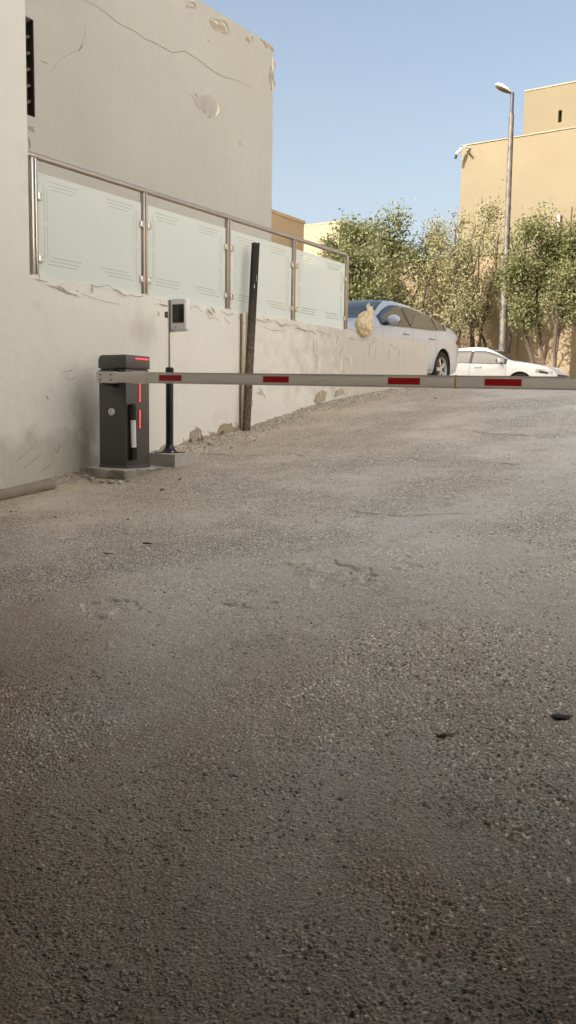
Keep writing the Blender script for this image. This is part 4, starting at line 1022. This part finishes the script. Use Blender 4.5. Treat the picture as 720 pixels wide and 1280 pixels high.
    for sg in (1, -1):
        winp(-1.60, 1.02, sg, 'window_surround', M['trim'], .003, .016)
        winp(-.02, .93, sg, 'side_window', glass, .006)
        winp(-1.12, -.10, sg, 'side_window', glass, .006)
        winp(-1.50, -1.17, sg, 'quarter_window', glass, .006)
        # chrome line under the glass
        drape(lambda u, v_: side(-1.6+2.6*u, lo(-1.6+2.6*u)-.022+.010*v_, sg, .007), 26, 1, 'belt_trim', M['chrome'])
        # door gaps
        for (xa, za, xb, zb_) in ((-.06, .95, -.06, .30), (1.02, .88, 1.02, .30), (-1.02, .97, -1.02, .62), (-1.02, .62, -.90, .32)):
            drape(lambda u, v_: side(xa+(xb-xa)*u+.007*v_, za+(zb_-za)*u, sg, .003), 14, 1, 'panel_gap', M['seam'])
        drape(lambda u, v_: side(-.90+1.92*u, .30+.007*v_, sg, .003), 14, 1, 'panel_gap', M['seam'])
        drape(lambda u, v_: side(-2.1+3.7*u, .78-.02*u+.012*v_, sg, .004), 20, 1, 'crease', paint)
        for x in (.10, -.92):
            hd = MB()
            a0 = side(x, .845, sg, .02); a1 = side(x+.2, .84, sg, .02)
            hd.tube([side(x, .845, sg, -.005), a0, a0.lerp(a1, .5)+Vector((0, sg*.01, 0)), a1, side(x+.2, .84, sg, -.005)], .013, 8).build('door_handle', paint, root, 0, True)
        # mirror
        mm = side(.86, lo(.86)+.03, sg, 0)
        mo = MB().tube([mm+Vector((0, -sg*.02, -.02)), mm+Vector((0, sg*.09, .0))], [.035, .03], 8).build('door_mirror', M['trim'], root, 0, True)
        sh = lump('mirror_shell', mm+Vector((.0, sg*.17, .045)), .065, .115, .075, paint, 0, 1, .05, 3, mo)
        MB().box((-.004, -.09, -.05), (.004, .09, .05), Matrix.Translation(mm+Vector((-.062, sg*.17, .045)))).build('mirror_glass', M['cglass'], mo)
        # tail lamp and headlamp wrap round the corners
        tl_ = drape(lambda u, v_: side(-2.34+.36*u, .80+.03*u+(.15-.09*u)*v_, sg, .007), 8, 4, 'tail_lamp', M['tail'])
        hl_ = drape(lambda u, v_: side(1.86+.42*u, .665-.05*u+.01+(.035+.11*math.sin(math.pi*min(1, .25+u*.6)))*v_*.8, sg, .007), 10, 4, 'headlight', M['hlamp'])
        drape(lambda u, v_: side(1.96+.22*u, .67-.04*u+(.06)*v_, sg, .010), 8, 3, 'lamp_core', M['trim'], hl_)
        drape(lambda u, v_: side(-.9+1.9*u, .235+.05*v_, sg, .006), 14, 1, 'sill', M['trim'])
    # windscreen and rear window, draped over the top
    drape(lambda u, v_: topd(.30+.80*u, (v_-.5)*2*(.50+.21*u)), 12, 12, 'windscreen', M['cglass'])
    drape(lambda u, v_: topd(-1.68+.62*u, (v_-.5)*2*(.62-.10*u)), 10, 12, 'rear_window', M['cglass'])
    # front grille, bumper opening, plates
    MB().box((2.33, -.42, .52), (2.392, .42, .64)).build('grille', M['trim'], root, .02); MB().box((2.30, -.5, .28), (2.388, .5, .40)).build('lower_intake', M['trim'], root, .02)
    MB().box((-2.395, -.26, .66), (-2.383, .26, .77)).build('number_plate', M['tapebg'], root, .003); MB().box((2.386, -.26, .42), (2.396, .26, .52)).build('number_plate', M['tapebg'], root, .003)
    MB().box((-2.39, -.55, .36), (-2.30, .55, .46)).build('rear_valance', M['trim'], root, .02)
    # wheels
    for ax_ in AX:
        for sg in (1, -1):
            mw = Matrix.Translation((ax_, sg*.80, WR)) @ Matrix.Rotation(-sg*math.pi/2, 4, 'X')
            MB().lathe([(0, -.22), (.372, -.22), (.372, .085), (.366, .085), (.366, -.21)], 40, Matrix.Translation((ax_, sg*.80, WR+.005)) @ Matrix.Rotation(-sg*math.pi/2, 4, 'X')).build('wheel_well', M['dark'], root)
            wh = MB().lathe([(.0, -.03), (.20, -.03), (.215, .0), (.215, -.1)], 32, mw).build('wheel', M['trim'], root, 0, True)
            MB().lathe([(.212, -.1), (.215, .055), (.235, .088), (.29, .098), (.318, .075), (.33, .03), (.33, -.10), (.25, -.12)], 44, mw).build('tyre', M['rubber'], wh, 0, True)
            MB().lathe([(.196, .04), (.205, .075), (.218, .083), (.224, .07), (.22, .03)], 40, mw).build('rim', M['alloy'], wh, 0, True)
            MB().lathe([(0, .075), (.03, .075), (.055, .062), (.06, .03)], 24, mw).build('hub_cap', M['alloy'], wh, 0, True)
            sp__ = MB()
            for k in range(5):
                for dv_ in (-.11, .11):
                    a_ = k*2*math.pi/5+dv_; rot = Matrix.Rotation(a_, 4, 'Z')
                    sp__.add([mw @ rot @ Vector(p_) for p_ in ((.045,-.013,.068),(.21,-.016-.0,.062),(.21,.016,.062),(.045,.013,.068),(.045,-.013,.03),(.21,-.016,.03),(.21,.016,.03),(.045,.013,.03))], [(0,1,2,3),(7,6,5,4),(0,4,5,1),(1,5,6,2),(2,6,7,3),(3,7,4,0)])
            sp__.build('spokes', M['alloy'], wh)
    return root
car1 = build_car('silver saloon parked along the wall top with its rear wheel above the barrier arm', M['p_silver'], M['cglass'], None, 1)
# heading towards the camera along the wall direction: rear wheel at pixel 553
rw_ = atdepth(553.5, 458, 16.3)
hd1 = R(-90)                                          # nose points to -y
off = Matrix.Rotation(hd1, 3, 'Z') @ Vector((-1.36, .9, 0))    # rear wheel, the side facing the ramp
car1.rotation_euler = (0, 0, hd1)
print('rear wheel', rw_)
car1.location = (rw_.x-off.x, rw_.y-off.y, STREET+.0)
car2 = build_car('white saloon parked across the street in front of the tan wall', M['p_white'], M['cglass2'], None, 2)
nose = atdepth(704, 465, 23.0)
hd2 = R(0)
off = Matrix.Rotation(hd2, 3, 'Z') @ Vector((2.33, -.4, 0))
car2.rotation_euler = (0, 0, hd2); car2.scale = (.93,)*3; car2.location = (nose.x-off.x, nose.y-off.y, STREET)
print('car1', car1.location, 'car2', car2.location)

# ------------------------------------------------------------------ street lamp
LD = 26.0
lb = ony(628.5, 434, 24.6); lt = ony(640.5, 116, 24.6)
print('lamp', lb, lt)
lamp = empty('street_lamp', (lb.x, 24.6, STREET+.13)); tag(lamp, 'tall galvanised street lamp with a single head leaning left above the trees', 'street lamp')
HL = lt.z-STREET-.13; dx = lt.x-lb.x
M['galv'] = plain('galvanised_steel', (.40,.39,.37,1), .5, .5, .2, 6)
t = NT('lamp_pole_paint'); t.col(t.mix(t.ramp(t.noise(5, 6, .75, vec=t.vec((3,3,1))), [(.42, 0.0), (.58, 1.0)]), (.135,.12,.105,1), (.055,.048,.042,1))); t.set(Roughness=.55, Metallic=.2); M['lpole'] = t.m
M['dgrey'] = plain('dark_grey_paint', (.05,.045,.06,1), .5)
def lpx(z): return dx*(z/HL)
MB().tube([(0,0,-.05),(lpx(HL*.35),0,HL*.35),(lpx(HL*.36),0,HL*.36),(lpx(HL-.55),0,HL-.55)], [.115,.10,.085,.07], 16).build('pole', M['lpole'], lamp, 0, True)
MB().tube([(lpx(HL-.55),0,HL-.57),(lpx(HL),0,HL)], .052, 12).build('pole_top', M['dgrey'], lamp, 0, True)
MB().box((-.2,-.2,-.003),(.2,.2,.03)).build('base_plate', M['galv'], lamp, .005)
MB().lathe([(.097,0),(.102,.02),(.102,.26),(.097,.28)], 20, Matrix.Translation((lpx(HL*.2), 0, ony(628,405,24.6).z-STREET-.27))).build('yellow_band', plain('fluorescent_yellow_label', (.28,.30,.02,1), .6), lamp, 0, True)
# head: flattened teardrop reaching towards the camera and left
head = MB(); prf = [(0,.03),(.08,.06),(.22,.11),(.42,.15),(.62,.155),(.78,.12),(.86,.05),(.875,.0)]
vs = []; n_ = 16
for (l_, r__) in prf:
    for k in range(n_):
        a = 2*math.pi*k/n_; zz = math.sin(a)*r__; vs.append((l_, math.cos(a)*r__*1.25, zz*(.95 if zz > 0 else .55)))
fs = [(i*n_+k, i*n_+(k+1) % n_, (i+1)*n_+(k+1) % n_, (i+1)*n_+k) for i in range(len(prf)-1) for k in range(n_)]+[tuple(range(n_-1,-1,-1))]
head.add(vs, fs)
hm = Matrix.Translation((dx, 0, HL-.02)) @ Matrix.Rotation(R(218), 4, 'Z') @ Matrix.Rotation(R(-24), 4, 'Y') @ Matrix.Scale(.62, 4)
head.v = [tuple(hm @ Vector(p_)) for p_ in head.v]
hd_ = head.build('lamp_head', M['tapebg'], lamp, 0, True)
gl_ = MB(); vs = []
for (l_, r__) in prf[1:]:
    for k in range(9):
        a = math.pi+math.pi*k/8; vs.append(hm @ Vector((l_, math.cos(a)*r__*1.2, math.sin(a)*r__*.78-.006)))
fs = [(i*9+k, i*9+k+1, (i+1)*9+k+1, (i+1)*9+k) for i in range(len(prf)-2) for k in range(8)]
gl_.add(vs, fs); gl_.build('lamp_lens', plain('aged_lamp_lens', (.12,.09,.055,1), .3), hd_, 0, True)

# ------------------------------------------------------------------ trees
def leafmat(name, a, b, c_):
    t = NT(name); at = t.new('ShaderNodeAttribute'); at.attribute_name = 'tone'
    col_ = t.ramp(at.outputs['Fac'], [(0, a), (.5, b), (1, c_)])
    t.col(col_); t.set(Roughness=.7, Specular_IOR_Level=.2)
    tl = t.new('ShaderNodeBsdfTranslucent'); t.l.new(col_, tl.inputs[0]); mx_ = t.new('ShaderNodeMixShader'); mx_.inputs[0].default_value = .3
    t.l.new(t.b.outputs[0], mx_.inputs[1]); t.l.new(tl.outputs[0], mx_.inputs[2]); t.l.new(mx_.outputs[0], t.n['Material Output'].inputs[0]); return t.m
M['leaf_g'] = leafmat('green_leaves', (.08,.09,.035,1), (.155,.17,.07,1), (.26,.26,.14,1))
M['leaf_p'] = leafmat('pale_dusty_leaves', (.14,.14,.065,1), (.25,.235,.12,1), (.36,.32,.19,1))
M['leaf_o'] = leafmat('olive_leaves', (.08,.09,.035,1), (.15,.16,.065,1), (.25,.24,.12,1))
M['bark'] = plain('grey_brown_bark', (.065,.045,.033,1), .9, 0, .35, 18, .01)
def tree(x, y, H, crownw, label, leaf, nleaf, stems, seed, base_frac=.3, lsize=.085, spread=.5, zb=None, name='street_tree', clump=.34, lean=0, splay=.18, levels=None, keep=1.0):
    rg = random.Random(seed); zb = STREET+.13 if zb is None else zb
    root = empty(name, (x, y, zb)); tag(root, label, 'tree', 'trees along the boundary wall')
    mb_ = MB(); tips = []
    def branch(p, d, L_, r_, lev):
        n_ = max(3, int(L_/.3)); pts = [p]; rr = [r_]; q_ = p.copy(); dd_ = d.copy()
        for k in range(n_):
            dd_ = (dd_+Vector((rg.gauss(0,.09), rg.gauss(0,.09), .045))).normalized(); q_ = q_+dd_*(L_/n_); pts.append(q_.copy()); rr.append(r_*(1-.65*(k+1)/n_))
            if q_.z > H*base_frac:
                tips.append((q_.copy(), lev))
        mb_.tube(pts, rr, 7 if lev == 0 else 5)
        if lev < 3:
            nb = (5, 4, 3)[lev] if lev else int(H*1.5)
            for b_ in range(nb):
                u = rg.uniform(.32 if lev == 0 else .2, .97); i_ = min(n_, max(1, int(u*n_))); pp = pts[i_]
                if lev == 0 and pp.z < H*base_frac*.75: continue
                az = rg.uniform(0, 2*math.pi); up_ = rg.uniform(.35, 1.1)
                nd = (Vector((math.cos(az), math.sin(az), up_))*spread+(pts[i_]-pts[i_-1]).normalized()*.6).normalized()
                ll = (crownw*.62 if lev == 0 else L_*.55)*rg.uniform(.6, 1.1)*(1.15-u*.5)
                branch(pp, nd, ll, rr[i_]*.55, lev+1)
    for s_ in range(stems):
        az = s_*2*math.pi/stems+rg.uniform(-.5, .5); sp2 = splay if stems > 1 else .05
        branch(Vector((rg.uniform(-.06,.06), rg.uniform(-.06,.06), -.05)), Vector((math.cos(az)*sp2+lean, math.sin(az)*sp2*.6, 1)).normalized(), H*rg.uniform(.78, .95), .055 if stems > 1 else .085, 0)
    mb_.build('trunk', M['bark'], root, 0, True)
    tips = [t_ for t_ in tips if t_[1] >= 1 and t_[0].z < H*1.02]
    # leaves: small folded rhombs in clumps about the twig points
    N = int(nleaf*.8); clump = clump*1.1; lsize = lsize*.95
    if leaf == 'leaf_g': N = int(nleaf*1.1)
    P = np.array([tuple(t_[0]) for t_ in tips]); rs = np.random.RandomState(seed)
    ok = rs.choice(len(P), max(20, int(len(P)*keep)), replace=False); P = P[ok]
    tone_c = rs.rand(len(P)); idx = rs.randint(0, len(P), N)
    cen = P[idx]+rs.normal(0, clump*.5, (N, 3))*np.array([1, 1, .9])
    sel = cen[:, 2] > H*base_frac*.75; cen = cen[sel]; idx = idx[sel]; N = len(cen)
    a = rs.normal(size=(N, 3)); a /= np.linalg.norm(a, axis=1)[:, None]; b_ = rs.normal(size=(N, 3)); b_ -= a*(a*b_).sum(1)[:, None]; b_ /= np.linalg.norm(b_, axis=1)[:, None]
    s = lsize*rs.uniform(.6, 1.35, N)[:, None]
    V_ = np.stack([cen-a*s, cen+b_*s*.42, cen+a*s, cen-b_*s*.42], 1).reshape(-1, 3)
    me = bpy.data.meshes.new('crown'); me.vertices.add(4*N); me.vertices.foreach_set('co', V_.ravel()); me.loops.add(4*N); me.loops.foreach_set('vertex_index', np.arange(4*N, dtype=np.int32))
    me.polygons.add(N); me.polygons.foreach_set('loop_start', np.arange(0, 4*N, 4, dtype=np.int32)); me.polygons.foreach_set('loop_total', np.full(N, 4, dtype=np.int32)); me.update(calc_edges=True)
    at = me.attributes.new('tone', 'FLOAT', 'FACE'); at.data.foreach_set('value', np.clip(tone_c[idx]*.55+rs.rand(N)*.5, 0, 1).astype(np.float32))
    me.validate(); mesh_obj('crown', me, M[leaf], root)
    return root
def tx(px, y): return ony(px, 400, y).x
def th(px, py, y): return ony(px, py, y).z-STREET-.13
tree(tx(455,25.2), 25.2, th(455,262,25.2), 2.6, 'leafy bright green tree behind the windscreen of the silver car', 'leaf_g', 15000, 3, 11, .10, .062, .6, clump=.42)
tree(tx(414,27.0), 26.4, th(414,292,26.4), 1.8, 'lower green tree showing through the end of the glass railing', 'leaf_g', 6000, 2, 12, .10, .06, .6, clump=.4)
tree(tx(486,26.2), 26.2, th(486,262,26.2), 1.7, 'slim green tree right of the leafiest one', 'leaf_g', 5000, 2, 13, .12, .058, .5, clump=.34)
tree(tx(520,25.6), 25.6, th(520,258,25.6), 1.7, 'pale dusty tree with a see-through crown above the silver car roof', 'leaf_p', 7500, 3, 14, .14, .043, .42, clump=.34)
tree(tx(556,25.0), 25.0, th(556,252,25.0), 1.7, 'pale many-stemmed tree just left of the tan building corner', 'leaf_p', 7500, 4, 15, .16, .043, .40, clump=.34)
tree(tx(592,25.8), 25.8, th(592,250,25.8), 1.7, 'pale dusty tree in front of the tan building corner', 'leaf_p', 8500, 3, 16, .14, .046, .42, clump=.36)
tree(tx(628,26.3), 26.3, th(628,246,26.3), 1.5, 'olive tree growing behind the street lamp pole', 'leaf_o', 5500, 2, 17, .22, .046, .42, clump=.34)
tree(tx(678,24.9), 24.9, th(660,240,24.9), 1.8, 'olive tree with a trunk leaning left behind the white car bonnet', 'leaf_o', 6500, 1, 18, .34, .052, .5, clump=.36, lean=-.14)
tree(tx(693,24.7), 24.7, th(700,218,24.7), 2.2, 'forked tree behind the front end of the white car', 'leaf_o', 10000, 3, 19, .36, .052, .48, clump=.38, splay=.22)
tree(tx(745,25.2), 25.2, th(740,208,25.2), 2.2, 'dark olive tree at the right edge beside the forked tree', 'leaf_o', 12000, 2, 20, .24, .052, .5, clump=.36)
